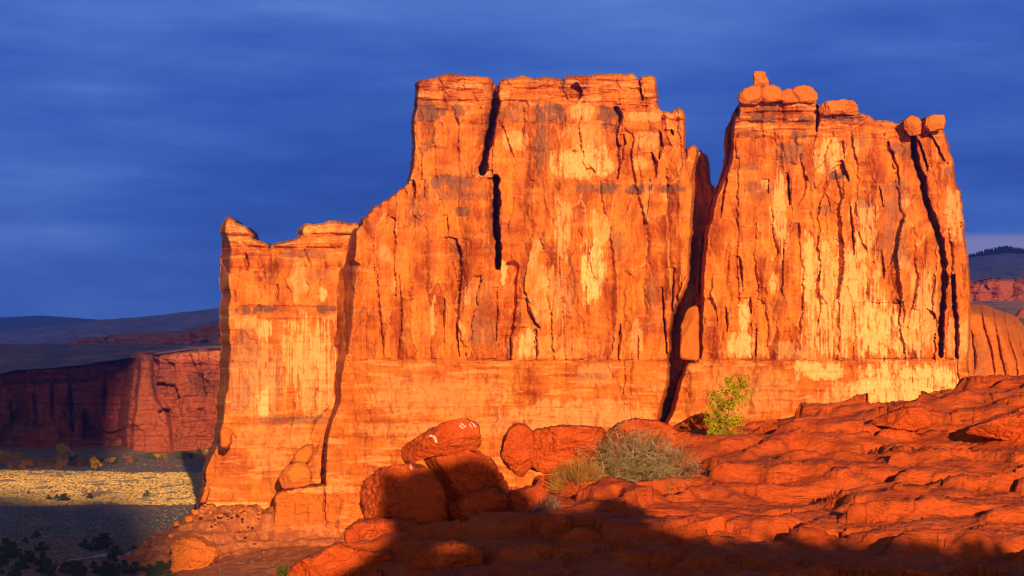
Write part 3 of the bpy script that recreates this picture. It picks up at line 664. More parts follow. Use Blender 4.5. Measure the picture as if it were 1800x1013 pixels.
for pl, w, d in [([(433, 445), (435, 476)], 7, 3.2), ([(488, 500), (487, 530)], 6, 2.2), ([(465, 478), (466, 488)], 4, 1.6), ([(413, 510), (415, 532)], 4, 1.8), ([(475, 438), (475, 470)], 3, 1.6), ([(535, 437), (548, 470)], 3, 1.4), ([(520, 545), (523, 556)], 2.4, 1.0), ([(430, 500), (432, 530)], 2.6, 1.0), ([(455, 500), (460, 525)], 2.6, 1.1),
                 ([(388, 413), (440, 414)], 3, 1.8), ([(523, 411), (640, 413)], 3.2, 1.8), ([(406, 433), (640, 437)], 3, 1.5), ([(404, 537), (590, 540)], 3.4, 1.3), ([(404, 560), (590, 562)], 2.6, 0.9), ([(404, 472), (600, 470)], 2.2, 0.7),
                 ([(520, 690), (516, 720), (508, 782)], 3.2, 1.6), ([(582, 712), (552, 742), (543, 778)], 3.6, 2.0), ([(445, 755), (444, 788)], 2.2, 0.9), ([(405, 758), (415, 770), (411, 815)], 2.6, 1.2), ([(392, 738), (640, 734)], 2.4, 1.0), ([(380, 789), (560, 789)], 2.2, 0.9), ([(451, 800), (451, 822)], 2.2, 0.8), ([(346, 882), (500, 879)], 3, 1.4), ([(563, 776), (548, 810)], 4, 1.6), ([(470, 610), (471, 660)], 2.0, 0.6), ([(549, 625), (551, 632)], 2, 0.8)]:
    lf.groove(pl, w, d)
for bx, a, st in [((450, 562, 480, 600), 0.8, 0.7), ((500, 556, 590, 690), 0.65, 1.2), ((560, 506, 578, 530), 0.8, 0.3), ((450, 680, 478, 735), 0.95, 0.5), ((520, 600, 592, 735), 0.55, 1.2), ((404, 555, 455, 580), 0.5, 0.4), ((400, 600, 500, 735), 0.45, 1), ((404, 745, 560, 790), 0.25, 0.2), ((440, 385, 640, 412), 0.4, 0.1), ((395, 384, 440, 430), 0.4, 0.1), ((430, 790, 520, 820), 0.3, 0.2), ((500, 820, 560, 845), 0.35, 0.4), ((346, 882, 500, 895), 0.6, 0.1)]:
    lf.patch(lf.bleach, bx, a, st)
for bx, a, st in [((406, 536, 500, 552), 0.7, 0.3), ((555, 535, 590, 552), 0.7, 0.3), ((404, 574, 455, 650), 0.3, 0.8), ((484, 610, 492, 735), 0.35, 1), ((500, 436, 590, 455), 0.4, 0.2), ((540, 470, 580, 500), 0.3, 0.5), ((440, 730, 600, 748), 0.4, 0.1), ((404, 650, 440, 735), 0.25, 0.8)]:
    lf.patch(lf.varnish, bx, a, st)
fin = empty('rock_fin', P(460, 890, 806), 'lower sandstone fin at the left end, flat faced with a hoodoo knob on its corner', 'rock fin')
lf.build('cliff_face', M_cliff, fin, 34, base_y=700)

# ================================================================== the rounded shoulder of rock beyond the right edge
rd = Relief(1690, 1960, 525, 780, 1.5, 835, seed=71)
fld = 1.2 * fbm(rd.PX / 70, rd.PY / 120, 3, 4) + 0.5 * fbm(rd.PX / 60, rd.PY / 8, 3, 6) + 0.3 * fbm(rd.PX / 8, rd.PY / 14, 3, 9)
rd.block([(1690, 780), (1690, 534), (1712, 534), (1729, 534), (1744, 542), (1762, 545), (1778, 551), (1788, 558), (1800, 573), (1822, 600), (1850, 650), (1880, 700), (1910, 780)], 0, Rt=(60, 30, 1.6), T=(26, 14, 1.8), field=fld)
for q in ([(1722, 536), (1730, 575), (1741, 612), (1747, 640), (1750, 690)], [(1744, 543), (1752, 580), (1758, 620), (1768, 660), (1770, 700)], [(1761, 546), (1770, 580), (1775, 604), (1788, 640), (1790, 700)], [(1780, 553), (1790, 590), (1800, 630), (1806, 690)], [(1708, 580), (1714, 630), (1712, 660)], [(1800, 576), (1818, 620), (1830, 690)]):
    rd.groove(q, 4, 1.3)
    w = rd.win(q, 30); d_, _ = seg_dist(q, rd.PX[w], rd.PY[w]); rd.D[w] += 0.9 * np.exp(-(d_ / 7) ** 2)
rd.patch(rd.varnish, (1705, 585, 1740, 690), 0.3, 0.4)
dome = empty('rock_dome', P(1790, 720, 835), 'low rounded sandstone shoulder with slanting grooves at the right edge, behind the right tower', 'rock dome')
rd.build('cliff_face', M_cliff, dome, 60, base_y=620)

# ================================================================== small rocks standing by the towers
tag(ring_blob('rock_pinnacle', [(1195, 634), (1196, 600), (1198, 572), (1205, 550), (1212, 540), (1220, 536), (1227, 539), (1229, 560), (1229, 634)], 800, 3.4, M_cliff, seed=21, e=0.75, rough=0.09, facets=6, nth=110, nph=50),
    'upright rounded slab of pale rock standing in the dark gap between the two big towers', 'pinnacle')
tag(ring_blob('balanced_rock', [(488, 843), (495, 828), (508, 817), (523, 811), (537, 813), (545, 824), (549, 836), (547, 852), (530, 857), (496, 860)], 796, 5.0, M_cliff, seed=22, e=0.8, rough=0.12, facets=5, nth=110, nph=50),
    'round egg shaped boulder resting on the ledge at the foot of the middle tower', 'boulder')
tag(ring_blob('balanced_rock', [(511, 815), (516, 802), (524, 791), (539, 781), (550, 781), (552, 794), (546, 810), (538, 816)], 800, 4.0, M_cliff, seed=25, e=0.8, rough=0.10, facets=4, nth=90, nph=40),
    'tilted oblong boulder leaning on the cliff just above the egg shaped boulder', 'boulder')
tag(ring_blob('rock_stub', [(301, 1012), (303, 960), (308, 948), (330, 942), (350, 945), (362, 956), (378, 962), (382, 975), (372, 990), (350, 1020), (310, 1040)], 740, 7.0, M_cliff, seed=26, e=0.42, rough=0.20, facets=9, nth=160, nph=90, bed=0.05),
    'squat square rock stub standing alone below the left fin', 'rock stub')
tag(ring_blob('fallen_slab', [(352, 884), (356, 870), (364, 857), (369, 856), (368, 868), (362, 884)], 800, 2.4, M_cliff, seed=27, e=0.8, rough=0.09, facets=3, nth=60, nph=30),
    'narrow upright slab propped against the bottom left corner of the fin', 'boulder')
tag(ring_blob('fallen_slab', [(386, 760), (390, 752), (400, 750), (408, 756), (407, 780), (398, 789), (388, 786)], 801, 3.0, M_cliff, seed=28, e=0.75, rough=0.12, facets=4, nth=60, nph=30),
    'blocky lump of rock bulging from the shaded left corner of the fin', 'boulder')

# ------------------------------------------------------------------ ground, valley and far country
def grid_faces(r, c):
    i, j = np.meshgrid(np.arange(r - 1), np.arange(c - 1), indexing='ij')
    a = (i * c + j).ravel()
    return np.stack([a, a + 1, a + c + 1, a + c], -1)
def fan(pxs, Ys):
    PXg, Yg = np.meshgrid(pxs, Ys)
    return PXg, (PXg - CX) / F * Yg, Yg
def scrub_material():
    m, nt, b = new_mat('scrub_ground', 0.95)
    t = NT(nt)
    v = t.vec((1, 0.5, 1))
    n1 = t.noise(v, 0.05, 6, 0.65, 0.5)
    base = t.mix(t.ramp(n1, [(0.40, 0.0), (0.60, 1.0)]), (0.22, 0.17, 0.12), (0.34, 0.19, 0.11))
    n2 = t.noise(v, 0.45, 5, 0.7)
    base = t.mix(t.ramp(n2, [(0.48, 0.0), (0.62, 0.8)]), base, (0.15, 0.14, 0.09))
    gold = t.mix(t.ramp(t.noise(t.vec((0.4, 0.12, 1)), 0.25, 6, 0.7), [(0.42, 0.0), (0.58, 1.0)]), (0.52, 0.30, 0.10), (0.78, 0.54, 0.22))
    base = t.mix(t.attr('gold'), base, gold)
    red = t.mix(t.ramp(t.noise(v, 0.4, 6, 0.7), [(0.42, 0.0), (0.6, 1.0)]), (0.40, 0.10, 0.026), (0.58, 0.19, 0.05))
    base = t.mix(t.attr('red'), base, red)
    t.l(base, b.inputs['Base Color'])
    t.bump(t.noise(t.vec((1, 1, 1)), 0.7, 6, 0.7), 0.8, 0.7, b)
    return m
M_scrub = scrub_material()
def hill_material(name, a, c, scale=0.01):
    m, nt, b = new_mat(name, 0.95)
    t = NT(nt)
    v = t.vec((1, 0.3, 2.5))
    base = t.mix(t.ramp(t.noise(v, scale, 7, 0.65, 0.4), [(0.40, 0.0), (0.60, 1.0)]), a, c)
    base = t.mix(t.ramp(t.noise(v, scale * 6, 5, 0.7), [(0.5, 0.0), (0.65, 0.7)]), base, (0.12, 0.11, 0.09))
    t.l(base, b.inputs['Base Color'])
    return m
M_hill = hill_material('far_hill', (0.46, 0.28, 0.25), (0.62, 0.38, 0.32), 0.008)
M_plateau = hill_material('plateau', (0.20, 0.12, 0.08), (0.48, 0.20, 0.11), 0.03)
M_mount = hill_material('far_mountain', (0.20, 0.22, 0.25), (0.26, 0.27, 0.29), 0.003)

xs = np.linspace(-4600, 4600, 61); ys = np.linspace(-600, 10900, 61)
gx, gy = np.meshgrid(xs, ys)
gz = -90 + 4 * fbm(gx / 900, gy / 900, 3, 3)
tag(mesh_obj('ground', np.stack([gx, gy, gz], -1).reshape(-1, 3), grid_faces(61, 61), M_scrub, smooth=True, attrs={'gold': np.zeros(gx.size), 'red': np.full(gx.size, 0.3)}), 'open scrub desert floor', kind='structure')

def valley_z(x, Y):
    z = -75 + 0.9 * fbm(x / 60, Y / 90, 3, 7) + 0.25 * fbm(x / 7, Y / 14, 3, 8)
    px = CX + x / Y * F
    # the red slope of rubble under the fin
    dl = np.maximum(0, -108 - x); dr = np.maximum(0, x + 60)
    df = np.maximum(0, 800 - Y); db = np.maximum(0, Y - 812)
    tz = -57.5 - np.hypot(dl * 0.64, df * 0.30) - 0.9 * db - 0.02 * dr + 1.1 * fbm(x / 9, Y / 16, 4, 9) + 0.5 * fbm(x / 2.5, Y / 5, 3, 10)
    tz = tz - 6.0 * sst(-100, -84, x) * sst(0, 10, df) 
    qz = tz / 2.6 + 0.35 * fbm(x / 14, Y / 25, 3, 14); frz = qz - np.floor(qz)
    tz = tz + 2.6 * 0.8 * (sst(0.55, 0.95, frz) - frz)
    lo = -74 + 5.0 * sst(-120, -70, x) * (1 - sst(775, 800, Y) * 0.6) + 0.8 * fbm(x / 12, Y / 22, 4, 19)
    z2 = np.where((x > -150), np.maximum(tz, np.where(x > -118, lo, -999)), tz)
    return np.maximum(z, z2), sst(-0.8, 0.8, z2 - z)
pxs, Ys = np.arange(-260, 1500, 3.0), np.concatenate([np.arange(600, 860, 1.4), np.arange(860, 1580, 5)])
PXg, X, Y = fan(pxs, Ys)
Z, red = valley_z(X, Y)
gold = sst(1040, 1075, Y + 7 * fbm(X / 40, Y / 30, 3, 5)) * (1 - sst(1300, 1340, Y + 14 * fbm(X / 50, Y / 40, 3, 6)))
Z = Z + np.maximum(0, Y - 1440) * 0.04
tag(mesh_obj('valley_floor', np.stack([X, Y, Z], -1).reshape(-1, 3), grid_faces(*X.shape), M_scrub, smooth=True, attrs={'gold': gold, 'red': np.maximum(red, 0.35 * sst(0.0, 0.5, fbm(X / 60, Y / 60, 4, 12)))}), 'valley floor of scrub and a golden grass meadow', kind='structure')

# a bit of pale road showing at the valley bottom
m, nt, b = new_mat('road_dust', 0.9); t = NT(nt)
t.l(t.mix(t.noise(t.vec(), 0.5, 4), (0.30, 0.27, 0.25), (0.42, 0.38, 0.35)), b.inputs['Base Color'])
rp = []
for px, py in [(120, 986), (145, 981), (165, 976), (185, 974), (200, 977), (215, 983), (232, 989)]:
    yy = 75 * F / (py - HY); rp.append(((px - CX) / F * yy, yy))
rp = np.array(rp)
tt = np.linspace(0, len(rp) - 1, 50)
cxp, cyp = np.interp(tt, range(len(rp)), rp[:, 0]), np.interp(tt, range(len(rp)), rp[:, 1])
vs = []
for k in range(50):
    for o in (-5, 0, 5): vs.append((cxp[k], cyp[k] + o, valley_z(np.array([cxp[k]]), np.array([cyp[k] + o]))[0][0] + 0.35))
tag(mesh_obj('road', vs, grid_faces(50, 3), m), 'pale strip of road at the valley bottom', kind='structure')

# cliffs across the valley
fc = Relief(-90, 470, 596, 836, 1.5, 1525, seed=91, warp=0.8)
X, Y = fc.PX, fc.PY
_, r1, q1, dx1 = cells(fc.WX / 38 , fc.WY / 75, 3); _, r2, q2, dx2 = cells(fc.WX / 14, fc.WY / 30, 4)
fk = 12 * r1 + 26 * dx1 * (q1 - 0.45) + 4.5 * r2 + 6.0 * dx2 * (q2 - 0.5) + 4.5 * fbm(X / 60, Y / 9, 4, 5) + 1.0 * fbm(X / 6, Y / 6, 3, 6) - (Y - 700) * 0.05
fc.block([(208, 836), (206, 760), (212, 700), (222, 645), (230, 624), (244, 617), (257, 621), (278, 626), (283, 622), (334, 613), (385, 611), (470, 607), (470, 836)], 0, L=(18, 40, 1.2), T=(9, 25, 1.6), field=fk)
fc.block([(232, 740), (238, 690), (243, 640), (246, 619), (258, 622), (268, 632), (270, 660), (274, 700), (300, 730), (310, 836), (225, 836)], -12, L=(7, 14, 1.2), Rt=(8, 16, 1.2), T=(9, 14, 1.6), field=fk * 0.5)
fc.block([(-90, 836), (-90, 660), (0, 655), (26, 648), (46, 643), (85, 645), (123, 641), (154, 637), (221, 628), (236, 640), (240, 836)], 70, T=(8, 30, 1.5), field=fk * 0.8)
fc.block([(-90, 836), (-90, 684), (0, 676), (50, 668), (70, 672), (120, 666), (150, 668), (185, 655), (232, 645), (240, 836)], 42, T=(7, 22, 1.5), field=fk * 1.2)
fc.block([(-90, 836), (-90, 742), (-20, 738), (40, 744), (60, 752), (110, 738), (130, 730), (148, 738), (150, 768), (200, 772), (225, 760), (240, 836)], 22, T=(6, 14, 1.5), field=fk * 0.9)
fc.recess([(268, 628), (280, 636), (275, 673), (308, 674), (317, 700), (300, 708), (282, 709), (272, 690)], 14)
fc.recess([(278, 722), (286, 718), (298, 720), (299, 735), (290, 745), (282, 738)], 14)
fc.recess([(346, 720), (356, 716), (362, 724), (356, 732), (348, 732)], 6)
for q, w, d in [([(352, 640), (358, 680), (364, 697)], 4, 6), ([(186, 650), (184, 700), (182, 730)], 6, 9), ([(120, 655), (126, 720), (128, 760)], 8, 10), ([(60, 690), (64, 740)], 7, 9), ([(150, 720), (146, 770)], 12, 9), ([(20, 700), (22, 760)], 6, 8), ([(95, 660), (92, 720)], 5, 8)]:
    fc.groove(q, w, d)
fc.patch(fc.bleach, (40, 642, 125, 655), 0.7, 0.2); fc.patch(fc.bleach, (160, 612, 460, 634), 0.5, 0.2)  # first pale strip is sunlight on the cliff top, painted in
for bx in [(100, 660, 200, 800), (-60, 680, 60, 800), (255, 630, 310, 700), (330, 650, 400, 700)]: fc.patch(fc.varnish, bx, 0.35, 0.6)
far_cliff = empty('rock_mesa', P(190, 815, 1525), 'long dark red cliff across the valley on the left, half in shade', 'mesa')
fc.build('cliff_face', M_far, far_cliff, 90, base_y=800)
# the tableland above them
def sheet(name, label, pxs, Ys, zf, mat, lab_kind='structure'):
    PXg, X, Y = fan(pxs, Ys)
    return tag(mesh_obj(name, np.stack([X, Y, zf(PXg, X, Y)], -1).reshape(-1, 3), grid_faces(*X.shape), mat, smooth=True), label, kind=lab_kind)
top_px = [-400, -90, 0, 26, 85, 154, 221, 260, 334, 385, 470, 900]; top_py = [664, 660, 655, 648, 645, 638, 628, 623, 613, 611, 607, 604]
sheet('plateau', 'dark scrubby tableland above the far cliff', np.arange(-400, 900, 5.0), np.geomspace(1545, 2900, 150),
      lambda px, X, Y: ((HY - np.interp(px, top_px, top_py) - 2.5) / F * 1545) * (1 - sst(1545, 2500, Y)) - 4.5 * sst(1545, 2500, Y) + 2.2 * fbm(X / 40, Y / 60, 4, 33) * sst(1545, 1650, Y) + np.minimum(0, (1600 - Y)) * 0.0, M_plateau)
dr = Relief(-90, 470, 555, 640, 1.5, 2650, seed=97, warp=0.8)
X, Y = dr.PX, dr.PY
_, r1, q1, dx1 = cells(dr.WX / 26, dr.WY / 30, 13)
fk = 16 * r1 + 22 * np.abs(dx1) + 8 * fbm(X / 30, Y / 5, 4, 15) - (Y - 600) * 0.8
dr.block([(-90, 640), (-90, 611), (0, 607), (14, 609), (28, 606), (60, 607), (74, 608), (110, 608), (118, 602), (128, 599), (144, 593), (180, 590), (195, 587), (226, 584), (257, 586), (280, 580), (300, 583), (322, 579), (334, 576), (352, 571), (367, 566), (400, 564), (470, 560), (470, 640)], 0, T=(10, 40, 1.6), field=fk)
dr.block([(369, 612), (370, 599), (376, 595), (386, 595), (390, 600), (390, 612)], -60, L=(3, 10, 1.2), T=(4, 12, 1.5))
ridge = empty('rock_ridge', P(200, 620, 2650), 'low ridge of rounded red domes on the tableland behind the far cliff', 'rock ridge')
dr.build('cliff_face', M_dome, ridge, 150, base_fall=0.0)

def crest(name, label, pts, Yc, front, back, z0, mat, seed, rough, kind='structure', pxr=None, step=4):
    p = np.array(pts, float)
    pxs = np.arange(p[0, 0], p[-1, 0], step)
    Ys = np.concatenate([np.linspace(Yc - front, Yc, 60), np.linspace(Yc, Yc + back, 20)[1:]])
    PXg, X, Y = fan(pxs, Ys)
    zc = (HY - np.interp(PXg, p[:, 0], p[:, 1])) / F * Yc
    t = np.where(Y <= Yc, (Yc - Y) / front, (Y - Yc) / back)
    Z = zc + (z0 - zc) * t ** 1.1 + rough * fbm(X / (front * 0.12), Y / (front * 0.3), 5, seed) * np.minimum(1, t * 4 + 0.12)
    return tag(mesh_obj(name, np.stack([X, Y, Z], -1).reshape(-1, 3), grid_faces(*X.shape), mat, smooth=True), label, kind=kind)
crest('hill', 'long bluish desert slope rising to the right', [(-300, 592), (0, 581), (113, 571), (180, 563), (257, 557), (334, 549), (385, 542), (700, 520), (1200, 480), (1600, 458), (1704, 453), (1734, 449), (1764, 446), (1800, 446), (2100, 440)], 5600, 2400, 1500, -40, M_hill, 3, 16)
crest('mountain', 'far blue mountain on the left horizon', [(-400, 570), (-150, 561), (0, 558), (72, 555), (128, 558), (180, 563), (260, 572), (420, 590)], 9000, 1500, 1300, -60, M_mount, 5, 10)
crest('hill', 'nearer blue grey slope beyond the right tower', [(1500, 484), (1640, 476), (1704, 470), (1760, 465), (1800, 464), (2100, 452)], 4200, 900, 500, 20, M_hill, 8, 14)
rm = Relief(1640, 1960, 480, 548, 1.5, 2600, seed=103, warp=0.8)
X, Y = rm.PX, rm.PY
_, r1, q1, dx1 = cells(rm.WX / 22, rm.WY / 26, 23)
rm.block([(1640, 548), (1640, 500), (1690, 499), (1705, 496), (1722, 493), (1750, 489), (1775, 490), (1800, 488), (1850, 486), (1960, 482), (1960, 548)], 0, T=(7, 40, 1.5), field=14 * r1 + 16 * np.abs(dx1) + 6 * fbm(X / 30, Y / 5, 4, 25) - (Y - 520) * 0.6)
rmesa = empty('rock_mesa', P(1790, 535, 2600), 'brown red cliff band in the distance at the far right edge', 'mesa')
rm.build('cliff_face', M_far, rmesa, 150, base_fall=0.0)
sheet('plain', 'pinkish flat below the distant cliff band at the right edge', np.arange(1500, 2300, 8.0), np.geomspace(900, 2700, 60),
      lambda px, X, Y: -30 + 74 * sst(900, 2600, Y) ** 0.9 + 1.0 * fbm(X / 60, Y / 60, 3, 43), M_plateau)
tag(ring_blob('rock_stub', [(1784, 570), (1787, 553), (1793, 546), (1802, 543), (1814, 547), (1822, 558), (1824, 572)], 1900, 9, M_far, seed=44, e=0.7), 'small dark red knob of rock on the distant flat at the right edge', 'rock knob')

# ================================================================== the slickrock in front
CP = [(700, 1003, 36), (600, 1030, 36), (850, 990, 38), (1000, 992, 37), (1300, 992, 37), (1600, 985, 37), (1850, 965, 38), (2100, 950, 38), (770, 950, 43), (900, 930, 45), (970, 928, 45), (1060, 866, 55), (1000, 885, 53), (1150, 856, 57), (1300, 852, 57),
      (1240, 905, 49), (1400, 885, 52), (1240, 852, 60), (1100, 856, 60), (1265, 800, 66), (1340, 806, 63), (1360, 775, 70), (950, 842, 60), (1060, 810, 67), (1130, 785, 70), (1200, 752, 76), (1325, 760, 76), (1440, 731, 78), (1530, 724, 79), (1620, 707, 80), (1690, 690, 82),
      (1800, 685, 82), (1950, 672, 82), (2200, 660, 80), (1500, 856, 55), (1500, 805, 62), (1600, 785, 66), (1700, 775, 68), (1700, 855, 55), (1800, 835, 57), (1800, 900, 47), (1600, 905, 46), (2000, 820, 60), (2100, 880, 48), (1430, 945, 42), (1150, 955, 42),
      (720, 950, 46), (610, 985, 43), (530, 1018, 40), (885, 868, 56), (760, 940, 52), (840, 900, 55), (440, 1150, 40), (640, 1040, 52), (500, 1200, 52), (880, 920, 66), (780, 1000, 64), (1000, 880, 76), (600, 1200, 66), (1100, 850, 82), (1200, 800, 86)]
def FY(Y): return 35 + (Y - 35) * 0.42 if Y > 35 else Y
cp = np.array([P(a, b_, FY(c)) for a, b_, c in CP])
ex = [(x, 64, -9.0) for x in (-10, -3, 4, 11, 19)] + [(x, 74, -20.0) for x in (-11, 0, 11, 23)] + [(x, 24, -3.9) for x in (-2, 4, 10)] + [(-8, 26, -6), (-10, 45, -14), (-12, 58, -22), (21, 45, -1.2), (24, 35, -1.8), (26, 54, -2.2)]
cp = np.concatenate([cp, np.array(ex)])
def rk_(a, b): return np.hypot(a[:, None, 0] - b[None, :, 0], (a[:, None, 1] - b[None, :, 1]) * 0.8)
A = rk_(cp, cp) - 0.05 * np.eye(len(cp))
n_ = len(cp)
Ab = np.zeros((n_ + 3, n_ + 3)); Ab[:n_, :n_] = A
pl3 = np.stack([np.ones(n_), cp[:, 0], cp[:, 1]], -1); Ab[:n_, n_:] = pl3; Ab[n_:, :n_] = pl3.T
sol = np.linalg.solve(Ab, np.concatenate([cp[:, 2], np.zeros(3)]))
def slick_base(x, y):
    sh = x.shape; q = np.stack([x.ravel(), y.ravel()], -1)
    out = np.zeros(len(q))
    for i in range(n_): out += sol[i] * np.hypot(q[:, 0] - cp[i, 0], (q[:, 1] - cp[i, 1]) * 0.8)
    return (out + sol[n_] + sol[n_ + 1] * q[:, 0] + sol[n_ + 2] * q[:, 1]).reshape(sh)
def slick_z(x, y):
    z = slick_base(x, y)
    u, v = x * 0.94 + y * 0.34, y * 0.94 - x * 0.34
    wu, wv = u + 0.5 * fbm(x / 2.2, y / 2.2, 3, 201), v + 0.45 * fbm(x / 1.8, y / 1.8, 3, 203)
    z = z + 0.24 * fbm(wu / 4.2, wv / 2.0, 3, 205)
    b1, r1, q1, d1 = cells(wu / 2.6, wv / 1.15, 211)
    b2, r2, q2, d2 = cells(wu / 0.95, wv / 0.42, 212)
    z = z + 0.16 * r1 + 0.42 * d1 * (q1 - 0.30) + 0.16 * fbm(wu / 2.4, wv / 0.9, 2, 219)
    patchy = sst(-0.15, 0.35, vn(x / 2.4, y / 2.4, 216))
    z = z + patchy * (0.035 * r2 + 0.05 * d2 * (q2 - 0.5) - 0.04 * (1 - sst(0, 0.05, b2)) * (q2 > 0.6))
    h = z + 0.03 * u + 0.07 * fbm(wu / 1.6, wv / 0.8, 4, 209)
    for st, am, lo in ((0.36, 0.75, 0.70), (0.085, 0.4, 0.6)):
        q = h / st; fr = q - np.floor(q)
        z = z + st * am * (np.floor(q) + sst(lo, 0.98, fr) - q) * (0.3 + 0.7 * sst(-0.3, 0.2, vn(x / 1.9, y / 1.9, 218)))
    return z + 0.016 * fbm(u / 0.22, v / 0.16, 4, 213, 0.6) + 0.024 * fbm(wu / 0.9, wv / 0.4, 4, 214, 0.6)
pxs, Ys = np.arange(380, 2240, 1.9), np.geomspace(25, 74, 560)
PXg, X, Y = fan(pxs, Ys)
Z = slick_z(X, Y)
tag(mesh_obj('rock_ground', np.stack([X, Y, Z], -1).reshape(-1, 3), grid_faces(*X.shape), M_slick, smooth=True, attrs={'splash': np.zeros(X.size)}), 'sloping red slickrock in the foreground', kind='structure')
def at_ground(px, Y0):
    x = (px - CX) / F * Y0
    return np.array([x, Y0, float(slick_z(np.array([x]), np.array([Y0]))[0])])

SPL = [([(757, 766), (764, 768), (767, 777)], 2.2), ([(812, 745), (818, 751)], 1.3), ([(808, 748), (813, 753)], 1.0), ([(829, 742), (835, 750)], 1.3), ([(825, 745), (830, 752)], 0.9), ([(721, 819), (724, 824)], 2.0)]
BLD = [
 ('leaning shaded boulder lowest of the stack left of the gap, with a lit rim', [(631, 858), (637, 845), (651, 834), (664, 826), (692, 818), (729, 814), (747, 819), (760, 832), (773, 848), (781, 867), (783, 890), (780, 925), (768, 944), (735, 935), (700, 925), (660, 918), (642, 912), (635, 890)], 47, 1.1, 0.55),
 ('tilted flat slab with white bird droppings crowning the boulder stack', [(702, 793), (712, 781), (747, 761), (778, 745), (806, 737), (825, 737), (840, 748), (845, 770), (843, 792), (820, 795), (790, 800), (745, 806), (714, 817), (706, 806)], 49.5, 0.9, 0.6),
 ('big rounded boulder carrying the tilted slab, shaded on its lower half', [(742, 802), (766, 790), (809, 786), (841, 796), (865, 812), (878, 832), (887, 851), (894, 872), (892, 900), (870, 925), (820, 935), (785, 930), (776, 890), (766, 845)], 50.5, 1.1, 0.6),
 ('shaded block wedged below the big rounded boulder', [(785, 925), (790, 892), (812, 876), (834, 866), (866, 860), (891, 872), (888, 900), (860, 922), (830, 932)], 48, 0.7, 0.5),
 ('low shaded rock with a lit top edge right of the boulder stack', [(848, 903), (858, 887), (880, 874), (911, 862), (940, 856), (962, 862), (965, 885), (940, 912), (905, 924), (865, 926)], 49, 0.8, 0.5),
 ('sunlit flat topped rock in front of the boulder stack', [(606, 945), (608, 928), (633, 915), (661, 912), (701, 915), (729, 925), (753, 935), (757, 945), (742, 954), (722, 972), (698, 968), (660, 975), (615, 970)], 41.5, 0.9, 0.5),
 ('sunlit broken rock at the bottom edge, left of all the foreground boulders', [(500, 1016), (524, 990), (560, 969), (593, 955), (620, 962), (660, 966), (690, 966), (692, 990), (680, 1015), (640, 1040), (560, 1045), (505, 1040)], 39, 1.0, 0.5),
 ('boulder at the bottom edge with its rough crest catching the sun', [(703, 1012), (728, 978), (757, 961), (797, 952), (835, 959), (850, 972), (853, 1010), (830, 1040), (740, 1045)], 38.5, 0.8, 0.5),
 ('upright red knob overhanging the gap, right of the boulder stack', [(879, 798), (886, 768), (895, 752), (908, 745), (925, 747), (938, 760), (940, 790), (935, 820), (918, 838), (896, 826)], 59, 0.9, 0.6),
 ('long rough red block behind the dry bush, just right of the upright knob', [(925, 770), (945, 756), (985, 750), (1030, 749), (1058, 752), (1070, 768), (1068, 800), (1030, 822), (960, 832), (930, 825)], 61, 1.1, 0.55),
 ('low red hump on the skyline above the dry bush', [(1060, 765), (1082, 745), (1118, 736), (1152, 740), (1178, 748), (1196, 762), (1190, 790), (1140, 805), (1080, 800)], 70, 1.3, 0.6),
 ('small dark topped hump on the skyline just left of the sapling', [(1183, 752), (1200, 742), (1222, 730), (1240, 727), (1256, 738), (1262, 760), (1230, 772), (1195, 768)], 75, 0.9, 0.6),
 ('smooth orange boulder on the slope right of the sapling', [(1530, 742), (1552, 730), (1593, 715), (1623, 716), (1638, 731), (1630, 748), (1602, 757), (1560, 752)], 70, 0.9, 0.6),
 ('smooth orange boulder at the right edge of the photo', [(1690, 762), (1720, 746), (1760, 730), (1800, 720), (1860, 716), (1880, 740), (1850, 768), (1780, 775)], 67, 1.0, 0.6),
 ('sunlit broken ledge block in the shaded lower middle of the slickrock', [(1140, 957), (1165, 942), (1205, 924), (1245, 912), (1274, 906), (1279, 930), (1268, 950), (1225, 962), (1170, 968)], 44.5, 0.5, 0.5),
 ('dark topped hump on the skyline just right of the sapling', [(1320, 762), (1338, 750), (1350, 747), (1372, 753), (1388, 764), (1370, 776), (1335, 776)], 74, 0.7, 0.6),
]
for i, (lab, poly, Yb, deep, e) in enumerate(BLD):
    tag(ring_blob('boulder', poly, FY(Yb), deep * 0.72, M_boulder, seed=300 + i * 3, e=e, rough=0.15, facets=13, nth=260, nph=130, splash=SPL if i in (0, 1) else None), lab, 'boulder', 'foreground boulders')

